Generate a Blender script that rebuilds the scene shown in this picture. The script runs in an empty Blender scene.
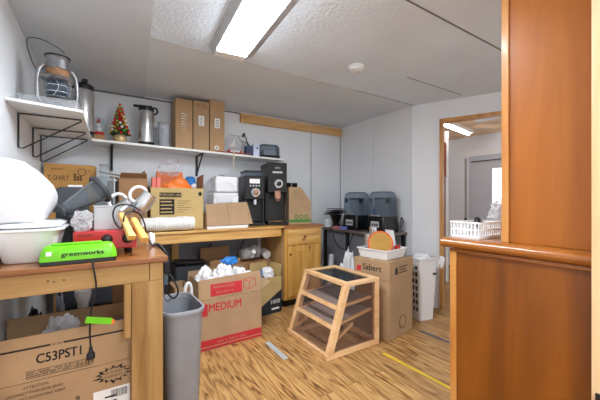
import bpy, bmesh, math, random
from mathutils import Matrix, Vector, noise
random.seed(7)
R = math.radians
C = bpy.context.scene.collection
PI = math.pi

# ------------------------------------------------------------------ room numbers
BACK, LEFT, RIGHT, CEIL, EYE = 3.75, -0.467, 3.13, 2.385, 1.25
BENCH, TABLE, DESK, LEDGE = 0.953, 0.95, 0.86, 1.06
YAW, FOC = R(32.4), 307.0
SN, CS = math.sin(YAW), math.cos(YAW)

def px(x, y, X=None, Y=None, Z=None):
    """where the sight line of a photo pixel meets a plane of the room"""
    u, v = (x - 300) / FOC, (200 - y) / FOC
    r = (SN + CS * u, CS - SN * u, v)
    t = X / r[0] if X is not None else Y / r[1] if Y is not None else (Z - EYE) / r[2]
    return Vector((r[0] * t, r[1] * t, EYE + r[2] * t))

# ------------------------------------------------------------------ mesh helper
def rot(x=0, y=0, z=0):
    return Matrix.Rotation(R(z), 4, 'Z') @ Matrix.Rotation(R(y), 4, 'Y') @ Matrix.Rotation(R(x), 4, 'X')

def smooth_path(pts, n=6):
    P = [Vector(p) for p in pts]
    if len(P) < 3: return P
    out = []
    for i in range(len(P) - 1):
        a, b, c, d = P[max(i - 1, 0)], P[i], P[i + 1], P[min(i + 2, len(P) - 1)]
        for k in range(n):
            t = k / n
            out.append(0.5 * ((2 * b) + (c - a) * t + (2 * a - 5 * b + 4 * c - d) * t * t + (3 * b - a - 3 * c + d) * t ** 3))
    out.append(P[-1])
    return out

class MB:
    def __init__(s): s.b = bmesh.new()
    def box(s, c, d, m=None):
        M = Matrix.Translation(Vector(c)) @ (m or Matrix()) @ Matrix.Diagonal((d[0], d[1], d[2], 1))
        bmesh.ops.create_cube(s.b, size=1, matrix=M); return s
    def span(s, a, b):
        return s.box([(a[i] + b[i]) / 2 for i in range(3)], [abs(b[i] - a[i]) for i in range(3)])
    def poly(s, pts, thick):
        """flat polygon (list of 3-D points) given a thickness vector"""
        t = Vector(thick)
        lo = [s.b.verts.new(Vector(p)) for p in pts]; hi = [s.b.verts.new(Vector(p) + t) for p in pts]
        n = len(pts); s.b.faces.new(lo[::-1]); s.b.faces.new(hi)
        for i in range(n): s.b.faces.new((lo[i], lo[(i + 1) % n], hi[(i + 1) % n], hi[i]))
        return s
    def rings(s, rings, cap0=True, cap1=True, closed=False):
        vs = [[s.b.verts.new(Vector(p)) for p in r] for r in rings]
        n = len(vs[0]); m = len(vs)
        for i in range(m if closed else m - 1):
            A, B = vs[i], vs[(i + 1) % m]
            for k in range(n): s.b.faces.new((A[k], A[(k + 1) % n], B[(k + 1) % n], B[k]))
        if not closed:
            if cap0: s.b.faces.new(vs[0][::-1])
            if cap1: s.b.faces.new(vs[-1])
        return s
    def lathe(s, prof, c=(0, 0, 0), m=None, seg=24, cap0=True, cap1=True):
        M = Matrix.Translation(Vector(c)) @ (m or Matrix())
        rs = [[M @ Vector((max(r, 1e-4) * math.cos(2 * PI * k / seg), max(r, 1e-4) * math.sin(2 * PI * k / seg), z)) for k in range(seg)] for r, z in prof]
        return s.rings(rs, cap0, cap1)
    def rod(s, a, b, r, r2=None, seg=12):
        a, b = Vector(a), Vector(b); d = b - a
        return s.lathe([(r, 0), (r if r2 is None else r2, d.length)], a, d.to_track_quat('Z', 'Y').to_matrix().to_4x4(), seg)
    def tube(s, pts, r, seg=8, n=6, closed=False):
        P = smooth_path(pts, n) if n > 1 else [Vector(p) for p in pts]
        if closed: P = P[:-1] if (P[0] - P[-1]).length < 1e-5 else P
        up = Vector((0.13, 0.21, 0.97)); rs = []
        for i, p in enumerate(P):
            if closed: t = P[(i + 1) % len(P)] - P[i - 1]
            else: t = P[min(i + 1, len(P) - 1)] - P[max(i - 1, 0)]
            t.normalize()
            a = t.cross(up)
            if a.length < 1e-3: a = t.cross(Vector((1, 0, 0)))
            a.normalize(); b = t.cross(a).normalized(); up = b if b.dot(up) > 0 else -b
            b = up; a = b.cross(t).normalized()
            rs.append([p + r * (math.cos(2 * PI * k / seg) * a + math.sin(2 * PI * k / seg) * b) for k in range(seg)])
        return s.rings(rs, closed=closed)
    def ring(s, c, R_, r, m=None, a0=0, a1=360, seg=8, n=28, sy=1.0):
        M = Matrix.Translation(Vector(c)) @ (m or Matrix())
        full = abs(a1 - a0) >= 360
        k = n if full else n + 1
        pts = [M @ Vector((R_ * math.cos(R(a0 + (a1 - a0) * i / n)), R_ * sy * math.sin(R(a0 + (a1 - a0) * i / n)), 0)) for i in range(k)]
        return s.tube(pts, r, seg, 1, closed=full)
    def rrect(s, levels, cap0=True, cap1=True, c=(0, 0, 0), n=6):
        """loft of rounded rectangles: (z, half_x, half_y, corner_radius)"""
        rs = []
        for z, hx, hy, cr in levels:
            ring = []
            for qx, qy, a0 in ((1, 1, 0), (-1, 1, 90), (-1, -1, 180), (1, -1, 270)):
                for k in range(n + 1):
                    a = R(a0 + 90 * k / n)
                    ring.append(Vector(c) + Vector((qx * (hx - cr) + cr * math.cos(a), qy * (hy - cr) + cr * math.sin(a), z)))
            rs.append(ring)
        return s.rings(rs, cap0, cap1)
    def ball(s, c, d, sub=3, m=None):
        M = Matrix.Translation(Vector(c)) @ (m or Matrix()) @ Matrix.Diagonal((d[0], d[1], d[2], 1))
        bmesh.ops.create_icosphere(s.b, subdivisions=sub, radius=1, matrix=M); return s
    def blob(s, c, d, seed=0, amp=.25, fr=1.6, sub=4, flat=None, crease=.0):
        r = bmesh.ops.create_icosphere(s.b, subdivisions=sub, radius=1)
        o = Vector((seed * 7.3, seed * 3.1, seed * 1.7))
        for v in r['verts']:
            n = v.co.normalized()
            k = 1 + amp * noise.noise(n * fr + o)
            if crease: k += crease * (abs(noise.noise(n * fr * 2.6 + o)) - .25)
            p = n * k
            p = Vector((p.x * d[0], p.y * d[1], p.z * d[2]))
            if flat is not None and p.z < flat: p.z = flat
            v.co = p + Vector(c)
        return s
    def build(s, name, mat, parent=None, smooth=None, bevel=0, loc=None, rz=0, xf=None):
        if xf is not None: s.b.transform(xf)
        bmesh.ops.recalc_face_normals(s.b, faces=s.b.faces)
        me = bpy.data.meshes.new(name); s.b.to_mesh(me); s.b.free()
        if smooth:
            for p in me.polygons: p.use_smooth = True
            me.set_sharp_from_angle(angle=R(smooth))
        me.materials.append(mat)
        o = bpy.data.objects.new(name, me); C.objects.link(o)
        if parent: o.parent = parent
        if loc is not None: o.location = loc
        if rz: o.rotation_euler.z = R(rz)
        if bevel:
            b = o.modifiers.new('bevel', 'BEVEL'); b.width = bevel; b.segments = 2; b.limit_method = 'ANGLE'; b.angle_limit = R(40)
        return o

def tag(o, label, cat, group=None):
    o['label'] = label; o['category'] = cat
    if group: o['group'] = group
    return o
def thing(name, label, cat, loc=(0, 0, 0), rz=0, group=None):
    o = bpy.data.objects.new(name, None); C.objects.link(o)
    o.empty_display_size = .05; o.location = loc; o.rotation_euler = (0, 0, R(rz))
    return tag(o, label, cat, group)
def single(name, label, cat, mb, mat, loc=(0, 0, 0), rz=0, group=None, smooth=None, bevel=0):
    return tag(mb.build(name, mat, None, smooth, bevel, loc, rz), label, cat, group)
def struct(name, mb, mat, parent=None, bevel=0):
    o = mb.build(name, mat, parent, bevel=bevel)
    if not parent: o['kind'] = 'structure'
    return o
def dup(root, loc, rz, label, group=None):
    def rec(o, par):
        c = o.copy(); C.objects.link(c)
        if par: c.parent = par
        for ch in list(o.children): rec(ch, c)
        return c
    r = rec(root, None); r.location = loc; r.rotation_euler = (0, 0, R(rz)); r['label'] = label
    if group: r['group'] = group
    return r

# ------------------------------------------------------------------ materials
def lin(c):
    return tuple((v / 255 / 12.92) if v / 255 <= .04045 else ((v / 255 + .055) / 1.055) ** 2.4 for v in c) + (1,)
def newmat(name):
    m = bpy.data.materials.new(name); m.use_nodes = True
    nt = m.node_tree; return m, nt, nt.nodes['Principled BSDF'], nt.nodes['Material Output']
def nd(nt, t, **k):
    n = nt.nodes.new(t)
    for a, v in k.items():
        if a.startswith('i_'): n.inputs[a[2:].replace('_', ' ')].default_value = v
        else: setattr(n, a, v)
    return n
def ramp(nt, stops):
    r = nt.nodes.new('ShaderNodeValToRGB'); e = r.color_ramp.elements
    e[0].position, e[0].color = stops[0][0], stops[0][1]; e[1].position, e[1].color = stops[-1][0], stops[-1][1]
    for p, c in stops[1:-1]:
        q = e.new(p); q.color = c
    return r
def plain(name, c, rough=.6, metal=0, var=.08, scale=6, bump=0, bscale=60, coat=0):
    m, nt, p, out = newmat(name); L = nt.links.new
    tc = nd(nt, 'ShaderNodeTexCoord'); n = nd(nt, 'ShaderNodeTexNoise', i_Scale=scale, i_Detail=4.0)
    L(tc.outputs['Object'], n.inputs['Vector'])
    a = lin([max(0, v * (1 - var)) for v in c]); b = lin([min(255, v * (1 + var)) for v in c])
    r = ramp(nt, [(.3, a), (.7, b)]); L(n.outputs['Fac'], r.inputs['Fac']); L(r.outputs['Color'], p.inputs['Base Color'])
    p.inputs['Roughness'].default_value = rough; p.inputs['Metallic'].default_value = metal
    if coat: p.inputs['Coat Weight'].default_value = coat
    if bump:
        n2 = nd(nt, 'ShaderNodeTexNoise', i_Scale=bscale, i_Detail=3.0); L(tc.outputs['Object'], n2.inputs['Vector'])
        bp = nd(nt, 'ShaderNodeBump', i_Strength=bump, i_Distance=.01); L(n2.outputs['Fac'], bp.inputs['Height']); L(bp.outputs['Normal'], p.inputs['Normal'])
    return m
def wood(name, dark, mid, light, axis='X', rough=.45, scale=1.0, coat=0, knots=False, rings=.5):
    m, nt, p, out = newmat(name); L = nt.links.new
    tc = nd(nt, 'ShaderNodeTexCoord'); mp = nd(nt, 'ShaderNodeMapping')
    s = [16 * scale] * 3; s['XYZ'.index(axis)] = 1.1 * scale
    mp.inputs['Scale'].default_value = s; L(tc.outputs['Object'], mp.inputs['Vector'])
    n = nd(nt, 'ShaderNodeTexNoise', i_Scale=1.0, i_Detail=6.0, i_Roughness=.62, i_Distortion=.6); L(mp.outputs['Vector'], n.inputs['Vector'])
    mp2 = nd(nt, 'ShaderNodeMapping'); s2 = [4 * scale] * 3; s2['XYZ'.index(axis)] = .55 * scale
    mp2.inputs['Scale'].default_value = s2; L(tc.outputs['Object'], mp2.inputs['Vector'])
    n2 = nd(nt, 'ShaderNodeTexNoise', i_Scale=1.0, i_Detail=1.0); L(mp2.outputs['Vector'], n2.inputs['Vector'])
    mu = nd(nt, 'ShaderNodeMath', operation='MULTIPLY'); mu.inputs[1].default_value = 11; L(n2.outputs['Fac'], mu.inputs[0])
    fr = nd(nt, 'ShaderNodeMath', operation='PINGPONG'); fr.inputs[1].default_value = 1; L(mu.outputs[0], fr.inputs[0])
    mx = nd(nt, 'ShaderNodeMath', operation='MULTIPLY_ADD'); mx.inputs[1].default_value = .3 * rings; L(fr.outputs[0], mx.inputs[0]); L(n.outputs['Fac'], mx.inputs[2])
    r = ramp(nt, [(.3, lin(dark)), (.52, lin(mid)), (.8, lin(light))]); L(mx.outputs[0], r.inputs['Fac'])
    col = r.outputs['Color']
    if knots:
        mp3 = nd(nt, 'ShaderNodeMapping'); s3 = [7.0] * 3; s3['XYZ'.index(axis)] = 3.6; mp3.inputs['Scale'].default_value = s3; L(tc.outputs['Object'], mp3.inputs['Vector'])
        v = nd(nt, 'ShaderNodeTexVoronoi', i_Scale=1.0); L(mp3.outputs['Vector'], v.inputs['Vector'])
        rk = ramp(nt, [(.07, (1, 1, 1, 1)), (.16, (0, 0, 0, 1))]); L(v.outputs['Distance'], rk.inputs['Fac'])
        mk = nd(nt, 'ShaderNodeMix', data_type='RGBA'); L(rk.outputs['Color'], mk.inputs[0]); L(col, mk.inputs[6]); mk.inputs[7].default_value = lin([v * .5 for v in dark]); col = mk.outputs[2]
    L(col, p.inputs['Base Color']); p.inputs['Roughness'].default_value = rough
    if coat: p.inputs['Coat Weight'].default_value = coat; p.inputs['Coat Roughness'].default_value = .12
    bp = nd(nt, 'ShaderNodeBump', i_Strength=.12, i_Distance=.003); L(n.outputs['Fac'], bp.inputs['Height']); L(bp.outputs['Normal'], p.inputs['Normal'])
    return m
def clear(name, tint, body, fac=.35, rough=.15, bump=0):
    m, nt, p, out = newmat(name); L = nt.links.new
    p.inputs['Base Color'].default_value = lin(body); p.inputs['Roughness'].default_value = rough
    t = nd(nt, 'ShaderNodeBsdfTransparent'); t.inputs['Color'].default_value = lin(tint)
    mx = nd(nt, 'ShaderNodeMixShader'); fr = nd(nt, 'ShaderNodeLayerWeight', i_Blend=.12)
    ad = nd(nt, 'ShaderNodeMath', operation='ADD', use_clamp=True); ad.inputs[1].default_value = fac; L(fr.outputs['Fresnel'], ad.inputs[0])
    L(ad.outputs[0], mx.inputs[0]); L(t.outputs[0], mx.inputs[1]); L(p.outputs[0], mx.inputs[2]); L(mx.outputs[0], out.inputs['Surface'])
    tc = nd(nt, 'ShaderNodeTexCoord'); n = nd(nt, 'ShaderNodeTexNoise', i_Scale=22.0, i_Detail=3.0); L(tc.outputs['Object'], n.inputs['Vector'])
    bp = nd(nt, 'ShaderNodeBump', i_Strength=bump, i_Distance=.01); L(n.outputs['Fac'], bp.inputs['Height']); L(bp.outputs['Normal'], p.inputs['Normal'])
    return m
def lamp(name, c, strength):
    m, nt, p, out = newmat(name)
    tc = nd(nt, 'ShaderNodeTexCoord'); n = nd(nt, 'ShaderNodeTexNoise', i_Scale=3.0); nt.links.new(tc.outputs['Object'], n.inputs['Vector'])
    r = ramp(nt, [(.2, lin([v * .97 for v in c])), (.8, lin(c))]); nt.links.new(n.outputs['Fac'], r.inputs['Fac'])
    nt.links.new(r.outputs['Color'], p.inputs['Emission Color']); p.inputs['Emission Strength'].default_value = strength
    p.inputs['Base Color'].default_value = lin(c); return m

def floor_mat():
    m, nt, p, out = newmat('laminate'); L = nt.links.new
    tc = nd(nt, 'ShaderNodeTexCoord')
    mr = nd(nt, 'ShaderNodeMapping'); mr.inputs['Rotation'].default_value = (0, 0, R(90)); L(tc.outputs['Object'], mr.inputs['Vector'])
    br = nd(nt, 'ShaderNodeTexBrick', offset=.37, offset_frequency=2); L(mr.outputs['Vector'], br.inputs['Vector'])
    for k, v in (('Color1', (0, 0, 0, 1)), ('Color2', (1, 1, 1, 1)), ('Mortar', (.5, .5, .5, 1)), ('Scale', 1.0), ('Mortar Size', .0016), ('Bias', 0.0), ('Brick Width', 1.15), ('Row Height', .115)): br.inputs[k].default_value = v
    mul = nd(nt, 'ShaderNodeVectorMath', operation='SCALE'); mul.inputs['Scale'].default_value = 9.0; L(br.outputs['Color'], mul.inputs[0])
    ad = nd(nt, 'ShaderNodeVectorMath', operation='ADD'); L(tc.outputs['Object'], ad.inputs[0]); L(mul.outputs[0], ad.inputs[1])
    m1 = nd(nt, 'ShaderNodeMapping'); m1.inputs['Scale'].default_value = (48, 3.4, 1); L(ad.outputs[0], m1.inputs['Vector'])
    n1 = nd(nt, 'ShaderNodeTexNoise', i_Scale=1.0, i_Detail=5.0, i_Roughness=.65, i_Distortion=.9); L(m1.outputs['Vector'], n1.inputs['Vector'])
    m2 = nd(nt, 'ShaderNodeMapping'); m2.inputs['Scale'].default_value = (11, 1.3, 1); L(ad.outputs[0], m2.inputs['Vector'])
    n2 = nd(nt, 'ShaderNodeTexNoise', i_Scale=1.0, i_Detail=2.0); L(m2.outputs['Vector'], n2.inputs['Vector'])
    mu = nd(nt, 'ShaderNodeMath', operation='MULTIPLY'); mu.inputs[1].default_value = 15; L(n2.outputs['Fac'], mu.inputs[0])
    fr = nd(nt, 'ShaderNodeMath', operation='PINGPONG'); fr.inputs[1].default_value = 1; L(mu.outputs[0], fr.inputs[0])
    mx = nd(nt, 'ShaderNodeMath', operation='MULTIPLY_ADD'); mx.inputs[1].default_value = .36; L(fr.outputs[0], mx.inputs[0]); L(n1.outputs['Fac'], mx.inputs[2])
    rp = ramp(nt, [(.30, lin((58, 34, 14))), (.44, lin((120, 80, 40))), (.58, lin((170, 124, 72))), (.85, lin((200, 156, 98)))]); L(mx.outputs[0], rp.inputs['Fac'])
    # plank to plank tone
    hs = nd(nt, 'ShaderNodeHueSaturation'); L(rp.outputs['Color'], hs.inputs['Color'])
    vr = nd(nt, 'ShaderNodeMapRange'); vr.inputs['To Min'].default_value = .88; vr.inputs['To Max'].default_value = 1.08; L(br.outputs['Color'], vr.inputs['Value']); L(vr.outputs[0], hs.inputs['Value'])
    mk = nd(nt, 'ShaderNodeMix', data_type='RGBA'); L(br.outputs['Fac'], mk.inputs[0]); L(hs.outputs['Color'], mk.inputs[6]); mk.inputs[7].default_value = lin((120, 80, 48))
    L(mk.outputs[2], p.inputs['Base Color']); p.inputs['Roughness'].default_value = .42
    bp = nd(nt, 'ShaderNodeBump', i_Strength=.15, i_Distance=.003); L(n1.outputs['Fac'], bp.inputs['Height']); L(bp.outputs['Normal'], p.inputs['Normal'])
    return m
def cardboard(name, c, var=.05):
    m, nt, p, out = newmat(name); L = nt.links.new
    tc = nd(nt, 'ShaderNodeTexCoord'); n = nd(nt, 'ShaderNodeTexNoise', i_Scale=4.0, i_Detail=6.0); L(tc.outputs['Object'], n.inputs['Vector'])
    r = ramp(nt, [(.3, lin([v * (1 - var) for v in c])), (.7, lin([min(255, v * (1 + var)) for v in c]))]); L(n.outputs['Fac'], r.inputs['Fac'])
    L(r.outputs['Color'], p.inputs['Base Color']); p.inputs['Roughness'].default_value = .8
    w = nd(nt, 'ShaderNodeTexWave', wave_type='BANDS', bands_direction='X', i_Scale=70.0, i_Distortion=.3); L(tc.outputs['Object'], w.inputs['Vector'])
    bp = nd(nt, 'ShaderNodeBump', i_Strength=.05, i_Distance=.002); L(w.outputs['Fac'], bp.inputs['Height']); L(bp.outputs['Normal'], p.inputs['Normal'])
    return m

WALL = plain('white_wall_panel', (234, 237, 240), .55, var=.012, scale=1.5, bump=.05, bscale=90)
CEILM = plain('textured_ceiling', (226, 236, 246), .85, var=.02, scale=2, bump=.9, bscale=42)
CEILS = plain('smooth_ceiling', (218, 224, 229), .8, var=.02, scale=1.2, bump=.04)
CEILD = plain('grey_ceiling', (208, 214, 220), .8, var=.02, scale=1.2, bump=.03)
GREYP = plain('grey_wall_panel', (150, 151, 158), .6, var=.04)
FLOOR = floor_mat()
WHITEP = plain('white_paint', (238, 238, 236), .4, var=.015)
WHITEPL = plain('white_plastic', (240, 240, 240), .35, var=.015, scale=2)
BAGW = plain('white_bag_plastic', (240, 241, 243), .38, var=.02, bump=.35, bscale=14)
PAPER = plain('white_paper', (242, 240, 238), .8, var=.02)
FILTER = plain('white_filter_paper', (235, 233, 228), .9, var=.02)
BLACK = plain('black_plastic', (13, 13, 14), .38, var=.1)
BLACKM = plain('black_metal', (20, 20, 22), .4, var=.1)
CORD = plain('black_rubber', (16, 16, 18), .5, var=.1)
DGREY = plain('dark_grey_plastic', (62, 64, 68), .5, var=.06)
MGREY = plain('grey_plastic', (145, 147, 152), .45, var=.03)
LGREY = plain('light_grey_metal', (186, 188, 190), .4, var=.02)
STEEL = plain('brushed_steel', (216, 217, 218), .26, .9, var=.04, scale=30)
TIN = plain('tarnished_tin', (150, 150, 152), .42, .85, var=.2, scale=14, bump=.15, bscale=30)
RUST = plain('rusty_tin', (150, 112, 82), .65, .3, var=.25, scale=22)
GREEN = plain('lime_green_plastic', (112, 204, 22), .35, var=.03)
RED = plain('red_enamel', (196, 34, 34), .35, var=.05, coat=.3)
REDINK = plain('red_print', (196, 44, 52), .7, var=.04)
INK = plain('dark_print', (66, 52, 40), .8, var=.1)
BLKINK = plain('black_print', (30, 26, 24), .8, var=.1)
WINK = plain('white_print', (236, 232, 228), .8, var=.02)
GRNINK = plain('green_print', (70, 128, 54), .8, var=.05)
ORANGE = plain('orange_plastic', (244, 124, 44), .45, var=.05)
PINK = plain('coral_plastic', (240, 128, 112), .5, var=.04)
BLUE = plain('blue_print', (40, 124, 200), .5, var=.08)
NAVY = plain('navy_card', (48, 66, 104), .6, var=.06)
CARD = cardboard('cardboard', (181, 146, 107))
CARDM = cardboard('tan_cardboard', (176, 144, 109))
CARDY = cardboard('manila_cardboard', (199, 171, 113))
CARDO = cardboard('ochre_cardboard', (195, 146, 80))
CARDD = cardboard('brown_cardboard', (169, 127, 87))
TAPE = plain('parcel_tape', (206, 176, 130), .3, var=.03)
PINE = wood('pine', (167, 110, 45), (212, 159, 83), (228, 186, 114), 'X', .4, 1.0, .25, knots=True)
PINEZ = wood('pine_upright', (169, 110, 41), (212, 157, 76), (228, 184, 108), 'Z', .4, 1.0, .25, knots=True)
PINEY = wood('pine_side', (176, 124, 66), (203, 156, 97), (216, 178, 122), 'Z', .5)
LUMB = wood('bench_lumber', (132, 90, 42), (170, 128, 73), (186, 150, 94), 'X', .55, .9, knots=True)
LUMZ = wood('bench_leg_lumber', (135, 93, 46), (172, 132, 76), (188, 151, 98), 'Z', .55, .9)
TOPW = wood('stained_table_top', (103, 56, 22), (144, 87, 40), (164, 109, 57), 'X', .25, .8, .2)
BEAM = wood('beam_wood', (164, 116, 66), (206, 158, 100), (222, 180, 124), 'X', .6)
VARN = wood('varnished_plywood', (125, 64, 4), (163, 90, 9), (184, 109, 21), 'Z', .4, .3, .08, rings=.45)
VARNL = wood('varnished_edge', (163, 95, 36), (195, 130, 60), (207, 150, 82), 'Z', .35, .8, .3)
NOSE = wood('varnished_ledge', (121, 64, 14), (158, 91, 25), (178, 111, 37), 'Y', .25, .6, .5)
CREAM = wood('pale_post_wood', (214, 172, 120), (228, 190, 140), (236, 204, 160), 'Z', .5)
DOORW = wood('door_casing_wood', (160, 108, 54), (200, 146, 82), (218, 168, 104), 'Z', .5)
BIRCH = wood('birch_frame', (214, 164, 108), (236, 190, 136), (246, 208, 160), 'X', .45, .8, rings=.3)
HANDLE = wood('handle_wood', (208, 150, 70), (232, 180, 98), (240, 196, 120), 'X', .45)
REDW = wood('red_brown_wood', (104, 40, 20), (140, 60, 32), (164, 80, 46), 'Z', .4)
GLASS = clear('clear_glass', (240, 244, 244), (220, 224, 226), .10, .05)
CASEG = clear('case_acrylic', (244, 240, 238), (206, 198, 196), .025, .12)
PLAST = clear('clear_plastic', (238, 240, 242), (232, 234, 236), .25, .2, .4)
BAGC = clear('clear_bag', (246, 246, 248), (244, 244, 246), .34, .22, .5)
BAGT = clear('thin_clear_bag', (250, 250, 251), (244, 244, 246), .14, .2, .3)
SMOKE = clear('smoked_plastic', (206, 214, 222), (180, 192, 204), .11, .1)
SMOKEC = clear('grey_jug_plastic', (226, 229, 232), (190, 194, 198), .13, .12, .3)
AMBER = plain('amber_plastic', (182, 134, 46), .35, var=.06)
MAUVE = plain('mauve_cloth', (190, 160, 164), .9, var=.06)
YTAPE = plain('yellow_tape', (232, 196, 30), .5, var=.05)
GTAPE = plain('grey_tape', (176, 182, 184), .4, var=.05)

VARND = wood('shaded_stained_plywood', (77, 36, 0), (117, 61, 2), (147, 82, 8), 'Z', .4, .3, .08, rings=.6)  # lower panel: its weaker light painted in as darker wood, plus streaky stain
# ------------------------------------------------------------------ text
def text(s, mat, parent, M, h, w=None, name='lettering', ext=.0004, align='LEFT', bold=0):
    cu = bpy.data.curves.new('t', 'FONT'); cu.body = s; cu.extrude = 0.002;  cu.resolution_u = 3
    o = bpy.data.objects.new('t', cu); C.objects.link(o); bpy.context.view_layer.update()
    dg = bpy.context.evaluated_depsgraph_get(); me = bpy.data.meshes.new_from_object(o.evaluated_get(dg))
    bpy.data.objects.remove(o); bpy.data.curves.remove(cu)
    xs = [v.co.x for v in me.vertices]; ys = [v.co.y for v in me.vertices]
    x0, x1, y0, y1 = min(xs), max(xs), min(ys), max(ys)
    sy = h / (y1 - y0); sx = w / (x1 - x0) if w else sy
    ox = {'LEFT': x0, 'CENTER': (x0 + x1) / 2}[align]
    T = M @ Matrix.Diagonal((sx, sy, ext / .004, 1)) @ Matrix.Translation((-ox, -y0, .0022))
    if bold:
        b_ = bmesh.new()
        for k, (ax_, ay_) in enumerate(((-1, -.5), (1, .5), (0, 0), (-1, .5), (1, -.5))):
            c_ = me.copy(); c_.transform(Matrix.Translation((ax_ * bold, ay_ * bold, .0001 * k))); b_.from_mesh(c_); bpy.data.meshes.remove(c_)
        b_.to_mesh(me); b_.free()
    me.transform(T); me.name = name; me.materials.clear(); me.materials.append(mat)
    q = bpy.data.objects.new(name, me); C.objects.link(q); q.parent = parent
    return q
def front(x, y, z): return Matrix.Translation((x, y, z)) @ Matrix.Rotation(R(90), 4, 'X')      # faces -Y, reads along +X
def side(x, y, z): return Matrix.Translation((x, y, z)) @ rot(z=-90) @ Matrix.Rotation(R(90), 4, 'X')  # faces -X, reads along -Y

# ------------------------------------------------------------------ cartons
def flap_matrix(sd, L, W, H, ang):
    """maps flap space (x along hinge, z up, y outward = -y) to box space"""
    base = {'front': Matrix.Translation((0, -W / 2, H)), 'back': Matrix.Translation((0, W / 2, H)) @ rot(z=180),
            'right': Matrix.Translation((L / 2, 0, H)) @ rot(z=90), 'left': Matrix.Translation((-L / 2, 0, H)) @ rot(z=-90)}[sd]
    return base @ Matrix.Rotation(R(ang), 4, 'X')
def carton(name, label, loc, rz, L, W, H, mat, flaps=(), closed=False, group=None, inner=None, tape=True, cat='box'):
    t = thing(name, label, cat, loc, rz, group); w = .004
    if closed:
        MB().box((0, 0, H / 2), (L, W, H)).build('box_body', mat, t, bevel=.003)
        if tape: MB().box((0, 0, H + .0006), (L + .001, .05, .001)).build('packing_tape', TAPE, t)
        return t
    b = MB(); b.box((0, 0, w / 2), (L, W, w))
    for sx in (-1, 1): b.box((sx * (L / 2 - w / 2), 0, H / 2), (w, W, H))
    for sy in (-1, 1): b.box((0, sy * (W / 2 - w / 2), H / 2), (L - 2 * w, w, H))
    b.build('box_body', mat, t)
    t['_f'] = 0
    del t['_f']
    for sd, ang, ln in flaps:
        wd = (L if sd in ('front', 'back') else W) - .012
        f = MB().poly([(-wd / 2, 0, .003), (wd / 2, 0, .003), (wd / 2 - .006, 0, ln), (-wd / 2 + .006, 0, ln)], (0, w, 0))
        f.build('flap', mat, t, xf=flap_matrix(sd, L, W, H, ang))
    return t

# ================================================================== SETTING
struct('floor', MB().span((-1.2, -1.6, -.08), (7.2, 4.6, -.001)), FLOOR)
KX, KY = RIGHT, 2.39                                   # where the right wall bends
DX, DY = .42, -.907
def kw(s, z, n=0.0):                                   # point on the bent wall: distance s past the bend, n into the wall
    return Vector((KX + DX * s + .907 * n, KY + DY * s + .42 * n, z))
struct('wall_back', MB().span((LEFT - .1, BACK, 0), (RIGHT + .1, BACK + .1, 2.52)), WALL)
struct('wall_left', MB().span((LEFT - .1, -1.6, 0), (LEFT, BACK, 2.52)), WALL)
w = MB().span((RIGHT, KY, 0), (RIGHT + .1, BACK, 2.52))
struct('wall_right', w, WALL)
S0, S1, DTOP = .322, 1.26, 2.15
w = MB()
def wseg(s0, s1, z0, z1, n0=0, n1=.1, b=None):
    b = b if b is not None else w
    return b.poly([kw(s0, z0, n0), kw(s1, z0, n0), kw(s1, z0, n1), kw(s0, z0, n1)], (0, 0, z1 - z0))
wseg(0, S0, 0, 2.52); wseg(S0, S1, DTOP, 2.52); wseg(S1, 2.2, 0, 2.52)
struct('wall_door_side', w, WALL)
cs = MB(); cw = .03
wseg(S0 - cw, S0 + .004, 0, DTOP + cw, -.014, .11, cs); wseg(S1 - .004, S1 + cw, 0, DTOP + cw, -.014, .11, cs); wseg(S0 + .004, S1 - .004, DTOP - .004, DTOP + cw, -.014, .11, cs)
struct('trim_1', cs, DOORW)
# ceiling: textured sheet near, smooth sheets beyond the seam, a slightly lower grey sheet at left
struct('ceiling', MB().span((LEFT - .1, -1.6, CEIL), (4.6, 2.372, CEIL + .08)), CEILM)
struct('ceiling_far', MB().span((LEFT - .1, 2.372, CEIL), (3.24, BACK + .1, CEIL + .08)), CEILS)
struct('ceiling_left', MB().poly([(LEFT, -1.5, CEIL - .012), (-.02, -1.5, CEIL - .012), (.365, BACK, CEIL - .012), (LEFT, BACK, CEIL - .012)], (0, 0, .0115)), CEILD)
sm = plain('seam_tape', (206, 206, 206), .7, var=.05)
sd_ = plain('seam_gap', (120, 120, 122), .8, var=.1)
struct('trim_2', MB().span((.24, 2.366, CEIL - .004), (2.2, 2.38, CEIL)), sm)
struct('trim_3', MB().span((2.2, 2.37, CEIL - .003), (3.13, 2.376, CEIL)), sd_)
struct('trim_4', MB().span((2.35, 1.86, CEIL - .003), (3.25, 1.866, CEIL)), sd_)
struct('trim_5', MB().span((1.05, 1.14, CEIL - .003), (3.0, 1.15, CEIL)), sd_)
struct('trim_6', MB().span((-.35, BACK - .006, CEIL - .03), (1.46, BACK, CEIL - .013)), sd_)
struct('trim_7', MB().span((1.46, BACK - .045, 2.245), (3.128, BACK, 2.36)), BEAM, bevel=.004)
groove = plain('panel_gap', (150, 151, 153), .8, var=.06)
def gx(x, y): return px(x, y, Y=BACK).x
g = MB(); g.span((gx(311, 170) - .005, BACK - .003, 0), (gx(311, 170) + .005, BACK, 2.25)); struct('trim_8', g, groove)
struct('trim_9', MB().span((RIGHT - .006, BACK - .012, .0), (RIGHT, BACK, 2.25)), groove)
struct('trim_10', MB().span((RIGHT - .002, 3.03, 0), (RIGHT, 3.036, CEIL)), plain('panel_joint', (212, 213, 214), .7))
struct('trim_11', MB().span((RIGHT - .006, 2.395, 0), (RIGHT, 2.43, CEIL)), WALL)
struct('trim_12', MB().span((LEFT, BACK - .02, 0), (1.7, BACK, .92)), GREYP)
struct('trim_13', MB().span((RIGHT - .02, 2.62, 0), (RIGHT, BACK, .84)), GREYP)

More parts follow.
